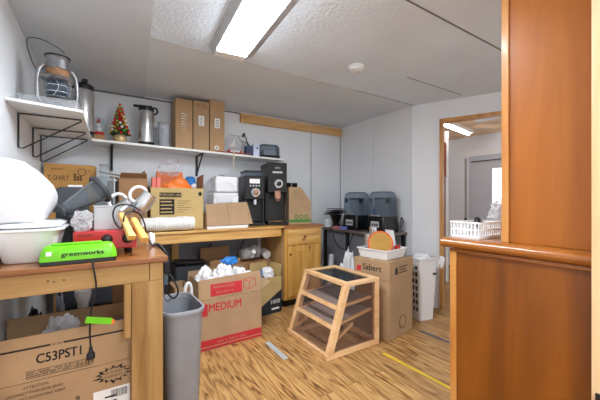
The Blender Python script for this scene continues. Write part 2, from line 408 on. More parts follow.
# -------- room through the doorway
FX = 5.6
struct('wall_far_room', MB().span((FX, .2, 0), (FX + .1, 4.6, 2.5)), WALL)
struct('wall_far_room_side', MB().span((3.6, 4.3, 0), (FX, 4.4, 2.5)), WALL)
pop = plain('stained_popcorn_ceiling', (226, 196, 164), .9, var=.12, scale=3, bump=.9, bscale=40)
struct('ceiling_far_room', MB().poly([(3.3, 2.62, 2.4), (4.2, .66, 2.4), (FX + .1, .3, 2.4), (FX + .1, 4.4, 2.4), (3.3, 4.4, 2.4)], (0, 0, .06)), pop)
dp = px(477, 170, X=FX).y                                # far door, in the far wall
dl, dr = px(470, 170, X=FX).y, px(511, 170, X=FX).y
o = MB().span((FX - .03, dr, 0), (FX - .001, dl, 2.03)).build('door_1', plain('grey_door_paint', (200, 202, 208), .7, var=.01)); o['kind'] = 'structure'
wl, wr = px(494, 170, X=FX).y, px(512, 170, X=FX).y
MB().span((FX - .036, wr, 1.2), (FX - .03, wl, 1.78)).build('door_window', lamp('daylight_pane', (250, 252, 255), 2.2), o)
cb = MB().span((FX - .045, dl, 0), (FX, dl + .11, 2.14)).span((FX - .045, dr - .1, 2.03), (FX, dl, 2.14))
struct('trim_14', cb, WHITEP)
rp = thing('curtain_rod', 'thin black rod across the top of the grey door in the far room', 'rod', (FX - .07, 0, 1.93))
MB().rod((0, dr, 0), (0, dl - .06, 0), .009).build('rod_bar', BLACKM, rp)
for yy in (dl - .08, dr + .05): MB().span((0, yy - .008, -.01), (.039, yy + .008, .01)).build('rod_bracket', BLACKM, rp)
ch = thing('hanging_chain', 'long dark chain hanging beside the white door trim in the far room', 'chain', (FX - .09, dl + .03, 0))
cm = MB()
for k in range(30): cm.ring((0, 0, 1.98 - k * .036), .016, .005, rot(x=90, z=90 * (k % 2)), n=10, seg=5)
cm.build('chain_links', DGREY, ch); MB().rod((0, 0, 2.0), (.044, 0, 2.0), .006).build('hook', STEEL, ch); MB().blob((0, 0, .88), (.03, .03, .05), 3, .2, sub=2).build('pull_weight', BLACK, ch)
# far fluorescent
ff = thing('ceiling_light', 'white fluorescent strip on the far room ceiling seen through the doorway', 'ceiling light', (4.62, 2.72, 2.4), 10)
MB().span((-.5, -.07, -.05), (.5, .07, -.001)).build('light_housing', WHITEP, ff)
MB().rod((-.48, 0, -.068), (.48, 0, -.064), .013).build('light_tube', lamp('far_tube_glow', (250, 250, 255), 16), ff)
# wooden cupboard with a mauve curtain, at the left of the doorway
p0 = px(436, 200, Y=2.75); p1 = px(446.3, 200, Y=2.75)
cu = thing('tall_cupboard', 'tall red brown cupboard with mauve curtain front just inside the doorway', 'cupboard', (0, 0, 0))
MB().span((p0.x, 2.75, 1.6), (p1.x, 3.2, 2.12)).build('upper_cabinet', REDW, cu)
MB().span((p0.x, 2.80, 0), (p1.x, 3.2, 1.6)).build('cupboard_frame', REDW, cu)
cm = MB()
n = 40; xs = [p0.x + (p1.x - p0.x) * k / n for k in range(n + 1)]
cm.poly([(x, 2.775 + .01 * math.sin(k * 1.9), .08) for k, x in enumerate(xs)] + [(x, 2.787 + .01 * math.sin(k * 1.9), .08) for k, x in reversed(list(enumerate(xs)))], (0, 0, 1.5))
cm.build('curtain', MAUVE, cu)
struct('trim_15', MB().span((p1.x + .005, 2.76, 0), (p1.x + .075, 2.86, 2.3)), WHITEP)

# -------- varnished half wall with ledge, at right
hw = thing('half_wall_counter', 'orange varnished plywood half wall with a rounded ledge in the right foreground', 'counter', (0, 0, 0))
LX = 1.47
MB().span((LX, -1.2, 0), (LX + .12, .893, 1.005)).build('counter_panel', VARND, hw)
MB().span((LX - .006, .868, 0), (LX + .126, .899, 1.005)).build('end_trim', VARNL, hw)
prof = []
for k in range(9):
    a = R(90 + 180 * k / 8); prof.append((1.47 + .03 * math.cos(a), 1.0352 + .0242 * math.sin(a)))
prof += [(1.95, 1.011), (1.95, 1.0595)]
MB().poly([(x, -1.2, z) for x, z in prof], (0, 2.145, 0)).build('ledge', NOSE, hw, smooth=40, bevel=.008)
MB().span((1.462, -1.2, .993), (1.4695, .90, 1.0105)).build('ledge_moulding', NOSE, hw, bevel=.005)
tc_ = thing('tall_cabinet', 'tall varnished wood cabinet standing on the half wall ledge up to the ceiling', 'cabinet', (0, 0, LEDGE + .001))
MB().span((1.53, -.6, 0), (1.9, .665, 1.31)).build('cabinet_side', VARN, tc_)
MB().span((1.522, .66, 0), (1.905, .688, 1.31)).build('face_frame', VARNL, tc_)
po = thing('door_post', 'pale wooden post at the right edge nearest the viewer', 'post', (0, 0, 0))
MB().span((1.40, .05, 0), (1.438, .352, 2.37)).build('post_board', CREAM, po, bevel=.003)
MB().span((1.39, .25, .535), (1.4, .34, .60)).build('latch_plate', BLACKM, po, bevel=.002)

# -------- ceiling light and smoke detector
cl = thing('ceiling_light', 'long fluorescent wrap light glowing on the white textured ceiling', 'ceiling light', (.82, 2.265, CEIL), -4)
MB().poly([(-.175, -1.25, -.0005), (-.142, -1.25, -.054), (.085, -1.25, -.054), (.165, -1.25, -.0005)], (0, 1.25, 0)).build('light_housing', plain('grey_housing', (176, 177, 180), .5), cl)
MB().span((-.136, -1.24, -.063), (.079, -.1, -.0545)).build('diffuser', lamp('lamp_glow', (238, 246, 255), 31), cl, bevel=.003)
e = MB().poly([(-.14, -.0985, -.0545), (-.14, -.0985, -.066), (.083, -.0985, -.066), (.083, -.0985, -.0545)], (0, .085, 0)).build('end_cap', WHITEP, cl, bevel=.003)
for sx in (-1, 1): MB().lathe([(.006, -.068), (.006, -.0662)], (sx * .085 - .028, -.07, 0), seg=10).build('screw', STEEL, e)
# unseen copy of the wrap light, added behind the viewer as fill
cl_fill = dup(cl, (.66, -.3, CEIL), -4, 'added fluorescent wrap light giving fill, unseen on the ceiling behind the viewer')
sdl = px(356, 69, Z=CEIL - .03)
sk = thing('smoke_detector', 'round white smoke detector on the ceiling', 'smoke detector', (sdl.x, sdl.y, CEIL))
MB().lathe([(.058, -.002), (.066, -.008), (.066, -.022), (.06, -.026)], seg=32).build('mounting_base', WHITEPL, sk, smooth=35)
MB().lathe([(.056, -.027), (.054, -.04), (.04, -.05), (.012, -.052)], seg=32).build('detector_cap', WHITEPL, sk, smooth=40)
MB().lathe([(.014, -.053), (.012, -.057)], (.012, -.012, 0), seg=16).build('test_button', LGREY, sk)

# ================================================================== WORKBENCH + PINE CABINET
BF = 3.08
wb = thing('workbench', 'long pine workbench along the back wall with an open kneehole', 'workbench', (0, 0, 0))
MB().span((LEFT + .01, BF - .02, BENCH - .022), (1.73, BACK - .022, BENCH - .001)).build('bench_top', PINE, wb, bevel=.003)
MB().span((LEFT + .01, BF, BENCH - .115), (1.70, BF + .03, BENCH - .0225)).build('bench_apron', PINE, wb)
MB().span((LEFT + .02, BACK - .09, BENCH - .115), (1.69, BACK - .06, BENCH - .023)).build('rear_rail', PINE, wb)
for lx in (-.40, .62): MB().span((lx, BACK - .15, 0), (lx + .07, BACK - .091, BENCH - .023)).build('leg', PINEZ, wb)
CX0, CX1 = 1.745, 2.262
cb = thing('base_cabinet', 'knotty pine base cabinet with drawer and panelled door at the end of workbench', 'cabinet', (0, 0, 0))
MB().span((CX0, BF + .02, .09), (CX0 + .02, BACK - .03, BENCH - .031)).build('side_panel', PINEY, cb)
MB().span((CX1 - .02, BF + .02, .09), (CX1, BACK - .03, BENCH - .031)).build('side_panel', PINEZ, cb)
MB().span((CX0 + .021, BF + .06, .09), (CX1 - .021, BACK - .04, .11)).build('bottom_board', PINEY, cb)
f = MB()
for a, b in (((CX0, .09), (CX0 + .035, BENCH - .031)), ((CX1 - .035, .09), (CX1, BENCH - .031)), ((CX0 + .035, .09), (CX1 - .035, .13)), ((CX0 + .035, BENCH - .06), (CX1 - .035, BENCH - .031)), ((CX0 + .035, .70), (CX1 - .035, .735))):
    f.span((a[0], BF, a[1]), (b[0], BF + .019, b[1]))
f.build('face_frame', PINEZ, cb)
MB().span((CX0 - .012, BF - .022, BENCH - .03), (CX1 + .03, BACK - .02, BENCH - .001)).build('cabinet_top', wood('pine_dark_top', (112, 66, 34), (150, 94, 50), (176, 120, 70), 'X', .35), cb, bevel=.003)
dw = MB().span((CX0 + .03, BF - .018, .728), (CX1 - .03, BF - .001, .9)).build('drawer', PINE, cb, bevel=.004)
MB().lathe([(.006, 0), (.008, .012), (.015, .018), (.014, .026), (.004, .03)], ((CX0 + CX1) / 2, BF - .018, .815), rot(x=90), 16).build('knob', wood('knob_wood', (110, 54, 28), (140, 76, 40), (160, 90, 52)), dw, smooth=40)
dx0, dx1, dz0, dz1 = CX0 + .03, CX1 - .03, .125, .708
d = MB()
d.span((dx0, BF - .019, dz0), (dx0 + .065, BF - .001, dz1)).span((dx1 - .065, BF - .019, dz0), (dx1, BF - .001, dz1))
d.span((dx0 + .065, BF - .019, dz1 - .065), (dx1 - .065, BF - .001, dz1)).span((dx0 + .065, BF - .019, dz0), (dx1 - .065, BF - .001, dz0 + .065))
do = d.build('door', PINEZ, cb, bevel=.003)
pn = MB()
for k in range(4):
    ww = (dx1 - dx0 - .13) / 4; pn.span((dx0 + .065 + k * ww + .002, BF - .012, dz0 + .065), (dx0 + .065 + (k + 1) * ww - .002, BF - .002, dz1 - .065))
pn.build('door_panel', PINEZ, do, bevel=.003)
MB().lathe([(.006, 0), (.008, .012), (.015, .018), (.014, .026), (.004, .03)], (dx0 + .03, BF - .019, .62), rot(x=90), 16).build('knob', bpy.data.materials['knob_wood'], do, smooth=40)
MB().span((CX0 + .02, BF + .06, 0), (CX1 - .02, BF + .075, .09)).span((CX0 + .001, BF + .075, 0), (CX0 + .02, BACK - .05, .089)).span((CX1 - .02, BF + .075, 0), (CX1 - .001, BACK - .05, .089)).build('toe_kick', BLACK, cb)

# ================================================================== LEFT WORK TABLE
TF, TX = 1.77, .285
tb = thing('work_table', 'rough lumber work table with stained top at left foreground', 'table', (0, 0, 0))
MB().span((LEFT + .008, TF, TABLE - .03), (TX, 2.3, TABLE - .001)).build('table_top', TOPW, tb, bevel=.004)
MB().span((LEFT + .01, TF + .012, TABLE - .125), (.195, TF + .05, TABLE - .031)).build('apron', LUMB, tb, bevel=.002)
MB().span((.198, TF + .012, TABLE - .125), (.262, TF + .05, TABLE - .031)).build('apron_end_block', LUMZ, tb, bevel=.002)
MB().span((.225, TF + .052, TABLE - .125), (.262, 2.25, TABLE - .031)).build('side_rail', LUMB, tb)
MB().span((.115, TF + .01, 0), (.262, TF + .05, TABLE - .127)).build('leg', LUMZ, tb, bevel=.003)
MB().span((.13, 2.258, 0), (.222, 2.295, TABLE - .032)).build('leg', LUMZ, tb, bevel=.003)
MB().span((.08, TF + .012, .55), (.113, TF + .05, TABLE - .127)).build('gusset_block', LUMZ, tb, bevel=.002)
MB().span((LEFT + .01, TF + .012, 0), (LEFT + .06, TF + .05, TABLE - .127)).build('leg', LUMZ, tb)
sc = MB()
for sx_, sz_ in ((48, 281), (54, 282), (64, 280)):
    q = px(sx_, sz_, Y=TF + .012); sc.lathe([(.004, 0), (.004, .002)], (q.x, TF + .0118, q.z), rot(x=90), 8)
sc.build('screw_head', INK, tb)

# ---- carton under the table: C53PST1
L_, W_, H_ = .60, .39, .415
cx = thing('cardboard_box', 'big open brown carton with black printing under the left work table', 'box', (-.15, 1.85 + W_ / 2, 0))
b = MB(); w = .005
b.box((0, 0, w / 2), (L_, W_, w))
for s_ in (-1, 1): b.box((s_ * (L_ / 2 - w / 2), 0, H_ / 2), (w, W_, H_)); b.box((0, s_ * (W_ / 2 - w / 2), H_ / 2), (L_ - 2 * w, w, H_))
b.build('box_body', CARD, cx)
FM = flap_matrix('front', L_, W_, H_, -6)
fl = MB().poly([(-L_ / 2, 0, .003), (L_ / 2, 0, .003), (L_ / 2 - .005, 0, .205), (-L_ / 2 + .005, 0, .205)], (0, w, 0)).build('flap', CARD, cx, xf=FM)
MB().poly([(-L_ / 2 + .006, 0, .003), (L_ / 2 - .006, 0, .003), (L_ / 2 - .01, 0, .2), (-L_ / 2 + .01, 0, .2)], (0, w, 0)).build('flap', CARD, cx, xf=flap_matrix('back', L_, W_, H_, -8))
text('C53PST1', BLKINK, fl, FM @ front(-.12, -.0006, .075), .042, .17, bold=.022)
MB().span((-.29, -.001, .145), (-.07, 0, .153)).span((-.02, -.001, .145), (.27, 0, .153)).build('printed_line', BLKINK, fl, xf=FM)
text('CAT. NO.', BLKINK, fl, FM @ front(-.066, -.0006, .143), .011, .042)
pb = MB()
pb.span((-.155, -.001, .015), (.1, 0, .017)).span((-.155, -.001, .046), (.1, 0, .048)).span((-.155, -.001, .017), (-.153, 0, .046)).span((.098, -.001, .017), (.1, 0, .046))
for k in range(46):
    for j in range(3): 
        if random.random() < .75: pb.span((-.15 + k * .0054, -.001, .021 + j * .008), (-.1465 + k * .0054, 0, .026 + j * .008))
pb.build('printed_panel', INK, fl, xf=FM)
text('ATTENTION', INK, cx, front(-.12, -W_ / 2 - .0006, H_ - .028), .012, .09, align='CENTER')
text('DISCONNECT POWER BEFORE SERVICE', INK, cx, front(-.12, -W_ / 2 - .0006, H_ - .052), .012, .2, align='CENTER')
text('DISCONNECT INDEPENDENT AGENT', INK, cx, front(-.12, -W_ / 2 - .0006, H_ - .076), .012, .22, align='CENTER')
text('No. 9', BLKINK, cx, front(-.045, -W_ / 2 - .0006, H_ - .15), .028, .09)
st = []
for k in range(28):
    a = 2 * PI * k / 28; r_ = (1 if k % 2 else .68) * (.9 + .2 * random.random()); st.append((.185 + .085 * r_ * math.cos(a), -W_ / 2 - .001, H_ - .06 + .046 * r_ * math.sin(a)))
MB().poly(st, (0, .001, 0)).build('star_burst', BLKINK, cx)
st2 = []
for k in range(28):
    a = 2 * PI * k / 28; r_ = (1 if k % 2 else .76) * .74; st2.append((.188 + .085 * r_ * math.cos(a), -W_ / 2 - .0016, H_ - .06 + .046 * r_ * math.sin(a)))
MB().poly(st2, (0, .0006, 0)).build('star_fill', CARD, cx)
text('NO WORRY', BLKINK, cx, front(.185, -W_ / 2 - .0022, H_ - .055), .012, .085, align='CENTER'); text('WARRANTY', BLKINK, cx, front(.185, -W_ / 2 - .0022, H_ - .075), .012, .085, align='CENTER')
for x_, z_ in ((-.25, H_ - .2), (.17, H_ - .2)):
    lb = MB().span((max(x_ - .07, -.295), -W_ / 2 - .0012, z_ - .07), (x_ + .09, -W_ / 2, z_ + .07)).build('shipping_label', PAPER, cx)
    m_ = MB()
    for k in range(22): m_.span((x_ + .005 + k * .0034, -W_ / 2 - .0017, z_ + .02), (x_ + .005 + k * .0034 + random.choice((.0011, .0022)), -W_ / 2 - .0012, z_ + .06))
    for k in range(4): m_.span((x_ - .022, -W_ / 2 - .0017, z_ - .05 + k * .025), (x_ + .03, -W_ / 2 - .0012, z_ - .042 + k * .025))
    m_.build('barcode', BLKINK, lb)
q = px(57, 322, Y=2.0)
single('plastic_wrap', 'crumpled clear plastic wrap sticking out of the big carton under the work table', 'plastic', MB().blob((0, 0, 0), (.085, .06, .13), 5, .4, 1.8, 4, crease=.4), BAGC, (q.x + .02, 2.06, .5), smooth=30)
q = px(110, 318, Y=2.0)
single('plastic_cup', 'small clear plastic cup on its side behind the green cord tag', 'cup', MB().lathe([(.02, 0), (.028, .06), (.026, .06), (.018, .003)], (0, 0, 0), rot(x=60)), PLAST, (.075, 2.05, .54), smooth=40)
q = px(83, 300, Y=2.4)
pp = thing('white_pipe', 'white plastic pipe standing behind the big carton under the work table', 'pipe', (q.x, 2.40, 0))
MB().rod((0, 0, 0), (0, 0, .64), .03, seg=20).build('pipe_body', WHITEPL, pp, smooth=40)
MB().lathe([(.034, .6), (.045, .65), (.045, .67), (.03, .67)], seg=20).build('pipe_socket', WHITEPL, pp, smooth=40)
q = px(15, 312, Y=2.35)
single('black_bag', 'black bag slumped behind the big printed carton at far left', 'bag', MB().blob((0, 0, .28), (.07, .09, .3), 2, .25, 1.5, 4, flat=-.279, crease=.3), BLACK, (-.36, 2.40, .0), smooth=30)
q = px(28, 312, Y=2.5)
single('grey_cloth', 'grey cloth hanging beside the black bag under the work table', 'cloth', MB().blob((0, 0, .33), (.03, .03, .33), 8, .3, 2.5, 4, flat=-.329, crease=.6), MGREY, (-.235, 2.415, 0), smooth=30)
single('storage_crate', 'dark grey storage crate on the floor deep under the work table', 'crate', MB().rrect([(0, .2, .2, .03), (.5, .23, .22, .03), (.5, .215, .205, .02), (.03, .19, .19, .02)]), DGREY, (.13, 2.88, 0), smooth=30)

# ---- things on the table
# tub with rims
tub = thing('white_tub', 'big white plastic tub with stacked rims on the left work table', 'tub', (-.318, 2.11, TABLE))
MB().rrect([(0, .085, .185, .06), (.005, .092, .192, .065), (.15, .125, .232, .08), (.15, .121, .228, .076), (.01, .085, .185, .06)]).build('tub_body', WHITEPL, tub, smooth=40)
MB().rrect([(.1505, .124, .23, .08), (.152, .142, .245, .09), (.16, .143, .246, .09), (.164, .12, .228, .08)]).build('tub_rim', WHITEPL, tub, smooth=40)
MB().rrect([(.166, .112, .22, .08), (.172, .132, .238, .085), (.18, .131, .236, .085), (.19, .105, .212, .08)]).build('tub_lid', WHITEPL, tub, smooth=40)
lv = [(0, .085, .19, .06), (.012, .092, .21, .07), (.04, .1, .215, .08), (.09, .112, .22, .08), (.125, .114, .22, .09), (.15, .112, .21, .09), (.19, .104, .2, .09), (.23, .09, .185, .08), (.27, .075, .16, .07), (.30, .055, .13, .05), (.31, .03, .1, .028)]
bg = MB().rrect(lv, n=10)
for v in bg.b.verts:
    hx_ = [l[1] for l in lv if abs(l[0] - v.co.z) < 1e-5][0]
    k = noise.noise(v.co * 9 + Vector((3, 1, 2))); v.co += Vector((-(.114 - hx_) * .85 + (.006 * k if v.co.x > 0 else 0), .014 * k, .006 * k if v.co.z > .01 else 0))
single('white_bag', 'bulging white plastic bag on top of the white tub at left edge', 'bag', bg, BAGW, (-.345, 2.105, TABLE + .191), smooth=60)

# green battery charger
q = px(92, 256, Z=TABLE)
gc = thing('battery_charger', 'lime green battery charger with dark lettering at the front of the work table', 'charger', (px(82, 257, Z=TABLE).x - .0, 1.842, TABLE), 2)
MB().rrect([(0, .15, .055, .02), (.018, .152, .057, .02)]).build('charger_base', BLACK, gc, smooth=30)
prof = [(.0185, .152, .057, .02), (.03, .151, .057, .022), (.06, .146, .053, .022), (.08, .136, .045, .02), (.086, .126, .037, .018)]
MB().rrect(prof).build('charger_body', GREEN, gc, smooth=50)
MB().span((-.11, -.02, .0865), (.09, .02, .095)).build('battery_slot', GREEN, gc, bevel=.003)
text('greenworks', BLKINK, gc, Matrix.Translation((-.07, -.0578, .032)) @ Matrix.Rotation(R(83), 4, 'X'), .026, .165, bold=.022)
MB().span((-.125, -.058, .045), (-.105, -.053, .064)).build('rating_label', PAPER, gc)
rb = MB()
for k in range(34): rb.span((-.142 + k * .0083, -.0585, .003), (-.138 + k * .0083, -.0565, .016))
rb.build('vent_ribs', DGREY, gc)
# its cord hanging over the front edge with tag and plug
q0, q1, q2 = px(92, 258, Y=1.80), px(96, 290, Y=1.745), px(90, 350, Y=1.76)
cc = thing('charger_cord', 'black power cord with lime tag and plug hanging off the table front', 'cord', (0, 0, 0))
MB().tube([(q.x + .008, 1.781, TABLE + .005), (q.x + .012, 1.768, TABLE + .005), (q0.x + .006, 1.755, TABLE - .02), (q1.x - .004, 1.75, TABLE - .06), (q1.x, 1.75, TABLE - .12), (q2.x + .006, 1.755, .74), (q2.x + .0, 1.757, .66), (q2.x, 1.757, .6), (q2.x + .003, 1.757, .555)], .0042).build('cord_line', CORD, cc, smooth=60)
MB().lathe([(.007, .02), (.009, 0), (.017, -.012), (.018, -.035), (.014, -.037)], (q2.x + .003, 1.757, .535), seg=14).span((q2.x - .006, 1.756, .478), (q2.x - .004, 1.762, .499)).span((q2.x + .009, 1.756, .478), (q2.x + .011, 1.762, .499)).build('plug', CORD, cc, smooth=40)
qt = px(99, 320.5, Y=1.748)
MB().box((qt.x, 1.748, qt.z), (.108, .002, .03), rot(y=15)).build('cord_tag', GREEN, cc)
MB().box((qt.x + .057, 1.748, qt.z - .0175), (.012, .0022, .02), rot(y=15)).build('tag_tip', ORANGE, cc)

# red appliance with two knobs
ra = thing('hot_plate', 'red enamelled appliance with two black knobs behind the green charger', 'appliance', (-.005, 2.085, TABLE), 2)
MB().span((-.14, -.1, .03), (.155, .1, .13)).build('appliance_body', RED, ra, bevel=.006)
for sx in (-1, 1):
    for sy in (-1, 1): MB().lathe([(.012, 0), (.014, .0298)], (sx * .12, sy * .08, 0), seg=12).build('foot', BLACK, ra)
for kx in (.01, .108):
    kb = MB().lathe([(.026, 0), (.028, .006), (.024, .016), (.02, .03), (.016, .032)], (kx, -.1, .085), rot(x=90), 24).build('knob', BLACK, ra, smooth=40)
    MB().span((kx - .003, -.134, .068), (kx + .003, -.131, .105)).build('knob_pointer', DGREY, kb)
text('HIGH  LOW', BLKINK, ra, front(-.12, -.1006, .104), .014, .06)
# pale grey box on the red appliance
gb = thing('metal_box', 'plain pale grey metal box sitting on the red appliance', 'box', (.0, 2.128, TABLE + .131), 2)
MB().span((-.055, -.05, 0), (.074, .05, .128)).build('box_body', LGREY, gb, bevel=.003)
MB().span((-.057, -.052, .1285), (.076, .052, .136)).build('box_lid', LGREY, gb, bevel=.002)
# dark appliance base with smoked jug on it
db = thing('black_crate', 'black plastic crate behind the red appliance beside the white tub', 'crate', (-.12, 2.243, TABLE))
MB().span((-.05, -.05, 0), (.06, .05, .2)).build('crate_body', BLACK, db, bevel=.006)
MB().span((-.053, -.053, .2), (.063, .053, .215)).build('crate_rim', DGREY, db, bevel=.004)
for k in range(3): MB().span((-.04, -.054 , .03 + k * .05), (.05, -.0505, .055 + k * .05)).build('crate_slat', DGREY, db)
single('crumpled_plastic', 'crumpled grey clear plastic heaped on the left end of the red appliance', 'plastic', MB().blob((0, 0, .05), (.045, .035, .06), 93, .4, 1.8, 4, flat=-.049, crease=.5), BAGC, (-.105, 2.06, TABLE + .131), smooth=25)
jp = px(74, 199, Y=2.17)
ax = Vector((.62, .20, .42)).normalized().to_track_quat('Z', 'Y').to_matrix().to_4x4()
jg = thing('blender_jug', 'smoked clear blender jug with black lid lying on its side on the black crate', 'jug', (jp.x - .045, 2.21, 1.20))
MB().lathe([(.03, 0), (.036, .02), (.07, .2), (.066, .2), (.032, .022), (.025, .008)], (0, 0, 0), ax, 28).build('jug_body', SMOKEC, jg, smooth=40)
MB().lathe([(.084, .201), (.09, .206), (.09, .222), (.084, .226), (.03, .228)], (0, 0, 0), ax, 32).build('jug_lid', DGREY, jg, smooth=35)
MB().lathe([(.04, -.02), (.04, -.001), (.03, -.0005)], (0, 0, 0), ax, 20).build('jug_collar', DGREY, jg, smooth=35)
p = px(58, 192, Y=2.4)
hs = thing('dark_appliance', 'dark grey appliance housing standing behind the blender jug', 'appliance', (-.19, 2.56, 0))
MB().rrect([(0, .08, .07, .03), (1.17, .08, .07, .03)]).build('pedestal', DGREY, hs, smooth=30)
MB().rrect([(1.171, .1, .07, .03), (1.32, .085, .06, .03), (1.335, .06, .05, .03)]).build('housing', DGREY, hs, smooth=30)
MB().span((-.02, -.02, 1.336), (.06, .02, 1.35)).build('handle', WHITEPL, hs, bevel=.004)

# steel pitchers with white ring handles, wooden handled tools, loop of cord
def pitcher(label, loc, rz, tilt):
    t = thing('steel_pitcher', label, 'pitcher', loc, rz, 'white handled steel pitchers')
    M = rot(y=tilt)
    MB().lathe([(.045, 0), (.052, .01), (.055, .07), (.05, .14), (.054, .15), (.05, .148), (.046, .14), (.05, .07), (.045, .008)], m=M, seg=28).build('pitcher_body', STEEL, t, smooth=40)
    MB().ring(M @ Vector((-.062, 0, .1)), .047, .011, M @ rot(x=90), n=28, sy=1.15).build('handle', WHITEPL, t, smooth=60)
    return t
bx = MB().span((-.10, -.08, 0), (.10, .08, 1.055))
single('wooden_plinth', 'plain box stand hidden behind red appliance carrying the steel pitchers', 'stand', bx, CARDD, (.14, 2.43, 0))
pitcher('steel pitcher with white ring handle tipped leftward above the pale grey box', (.035, 2.43, 1.13), 10, 50)
pitcher('larger looking steel pitcher with white ring handle nearest the open brown carton', (.175, 2.34, 1.17), -5, 38)
for i, (a, b_, lab) in enumerate((((121, 214), (132, 238), 'wooden handled tool with pale handle resting on the red appliance, left one'), ((133, 219), (145, 240), 'wooden handled tool resting at the right end of the red appliance'))):
    A = px(a[0], a[1], Y=2.05); B = px(b_[0], b_[1], Y=1.9 if i == 0 else 1.87)
    t = thing('wooden_handle_tool', lab, 'tool', A, 0, 'wooden handled tools')
    dirv = B - A; M = dirv.to_track_quat('Z', 'Y').to_matrix().to_4x4()
    MB().rrect([(0, .014, .012, .005), (.02, .017, .014, .006), (dirv.length * .6, .017, .014, .006), (dirv.length, .02, .016, .006)]).build('handle', HANDLE, t, smooth=30, xf=M)
    MB().rod((0, 0, -.03), (0, 0, -.001), .006).build('shank', STEEL, t, xf=M)
lc = MB()
c0 = px(128, 222, Y=2.06)
lc.tube([px(141, 211, Y=2.06), px(130, 205, Y=2.055), px(117, 206, Y=2.055), px(113, 214, Y=2.05), px(116, 224, Y=2.03), px(122, 228, Y=1.975), px(126, 213, Y=2.0), px(138, 213, Y=2.05), px(144, 222, Y=2.12), px(147, 236, Y=2.2), (.255, 2.2, TABLE + .008), (.275, 2.18, TABLE + .0055)], .0045)
single('cord_loop', 'looped black cord draped over the pale grey box and wooden handled tools', 'cord', lc, CORD, smooth=60)
# adapters at the table end
q = px(166, 250, Y=2.2)
pa = thing('power_adapter', 'black power adapter with looping cords hanging at the right end of work table', 'adapter', (0, 0, 0))
MB().span((.30, 2.02, .80), (.335, 2.1, .875)).build('adapter_body', BLACK, pa, bevel=.006)
MB().span((.30, 2.03, .725), (.328, 2.09, .785)).build('adapter_block', plain('slate_plastic', (74, 88, 96), .4), pa, bevel=.005)
MB().tube([(.27, 2.2, .961), (.30, 2.2, .955), (.335, 2.15, .9), (.32, 2.06, .87)], .009).build('cord_line', CORD, pa, smooth=60)
MB().tube([(.315, 2.05, .73), (.32, 2.04, .69), (.355, 2.03, .64), (.38, 2.0, .68), (.36, 2.0, .75), (.33, 2.03, .798)], .005).build('cord_line', CORD, pa, smooth=60)
MB().tube([(.305, 2.07, .73), (.305, 2.06, .68), (.315, 2.05, .635), (.335, 2.03, .63), (.35, 2.02, .66)], .0045).build('cord_line', plain('grey_rubber', (110, 116, 120), .5), pa, smooth=60)
ph = MB().blob((0, 0, .04), (.022, .022, .045), 4, .2, 1.2, 3, flat=-.0385)
single('white_cloth', 'small white rag bunched at the back right corner of the work table', 'cloth', ph, BAGW, (.262, 2.255, TABLE), smooth=40)

# ================================================================== ON THE WORKBENCH
# tall ochre box leaning at the left
ob = thing('cardboard_box', 'ochre cardboard box with dark print standing at the left end of workbench', 'box', (-.262, 3.47, BENCH), -3)
MB().box((0, 0, .308), (.365, .16, .61), rot(y=1)).build('box_body', CARDO, ob, bevel=.004)
text('T-SHIRT', INK, ob, front(-.155, -.081, .47) @ rot(z=-1), .045, .15); text('PREMIUM QUALITY', INK, ob, front(-.13, -.081, .56) @ rot(z=-1), .016, .09); text('2 XL', INK, ob, front(.11, -.081, .555) @ rot(z=-1), .016, .05)
gm = MB()
for k in range(7): gm.span((.03 + (k % 3) * .022, -.0822, .47 + (k // 3) * .022), (.047 + (k % 3) * .022, -.0805, .487 + (k // 3) * .022))
gm.ring((.09, -.081, .545), .03, .003, rot(x=90), n=20, seg=6)
gm.build('printed_mark', INK, ob)
# clear canister with handle
q = px(105, 200, Y=3.35)
gl = thing('glass_canister', 'tall clear square canister standing before the ochre box on workbench', 'canister', (q.x, 3.24, BENCH))
MB().rrect([(0, .07, .07, .015), (.50, .07, .07, .015), (.50, .065, .065, .012), (.01, .065, .065, .012)]).build('canister_body', GLASS, gl, smooth=30)
MB().rrect([(.501, .04, .04, .02), (.60, .035, .035, .02), (.61, .045, .045, .02)]).build('canister_neck', GLASS, gl, smooth=30)
for sx in (-1, 1): MB().span((sx * .073 - .003, -.003, 0), (sx * .073 + .003, .003, .5)).build('canister_rod', STEEL, gl)
# open brown carton
q0 = px(131, 226, Y=3.35); q1 = px(150, 226, Y=3.35)
oc = carton('cardboard_box', 'narrow open brown carton with spread flaps beside the manila box', ((q0.x + q1.x) / 2 - .067, 3.42, BENCH), 0, .235, .3, .5, CARDD, [('front', 62, .09), ('left', 80, .07), ('right', -14, .08)])
single('olive_strap', 'thin olive strap lying over the flap of the narrow open carton', 'strap', MB().tube([(-.17, 0, .03), (-.1, -.005, .015), (0, -.01, 0), (.06, -.015, -.02)], .006), plain('olive_web', (130, 124, 84), .8), (.12, 3.33, BENCH + .525), smooth=60)
gp = MB().span((-.12, -.01, 0), (.12, .01, .49)); single('metal_sheet', 'flat grey panel standing between the clear canister and narrow open carton', 'panel', gp, MGREY, (.135, 3.62, BENCH))
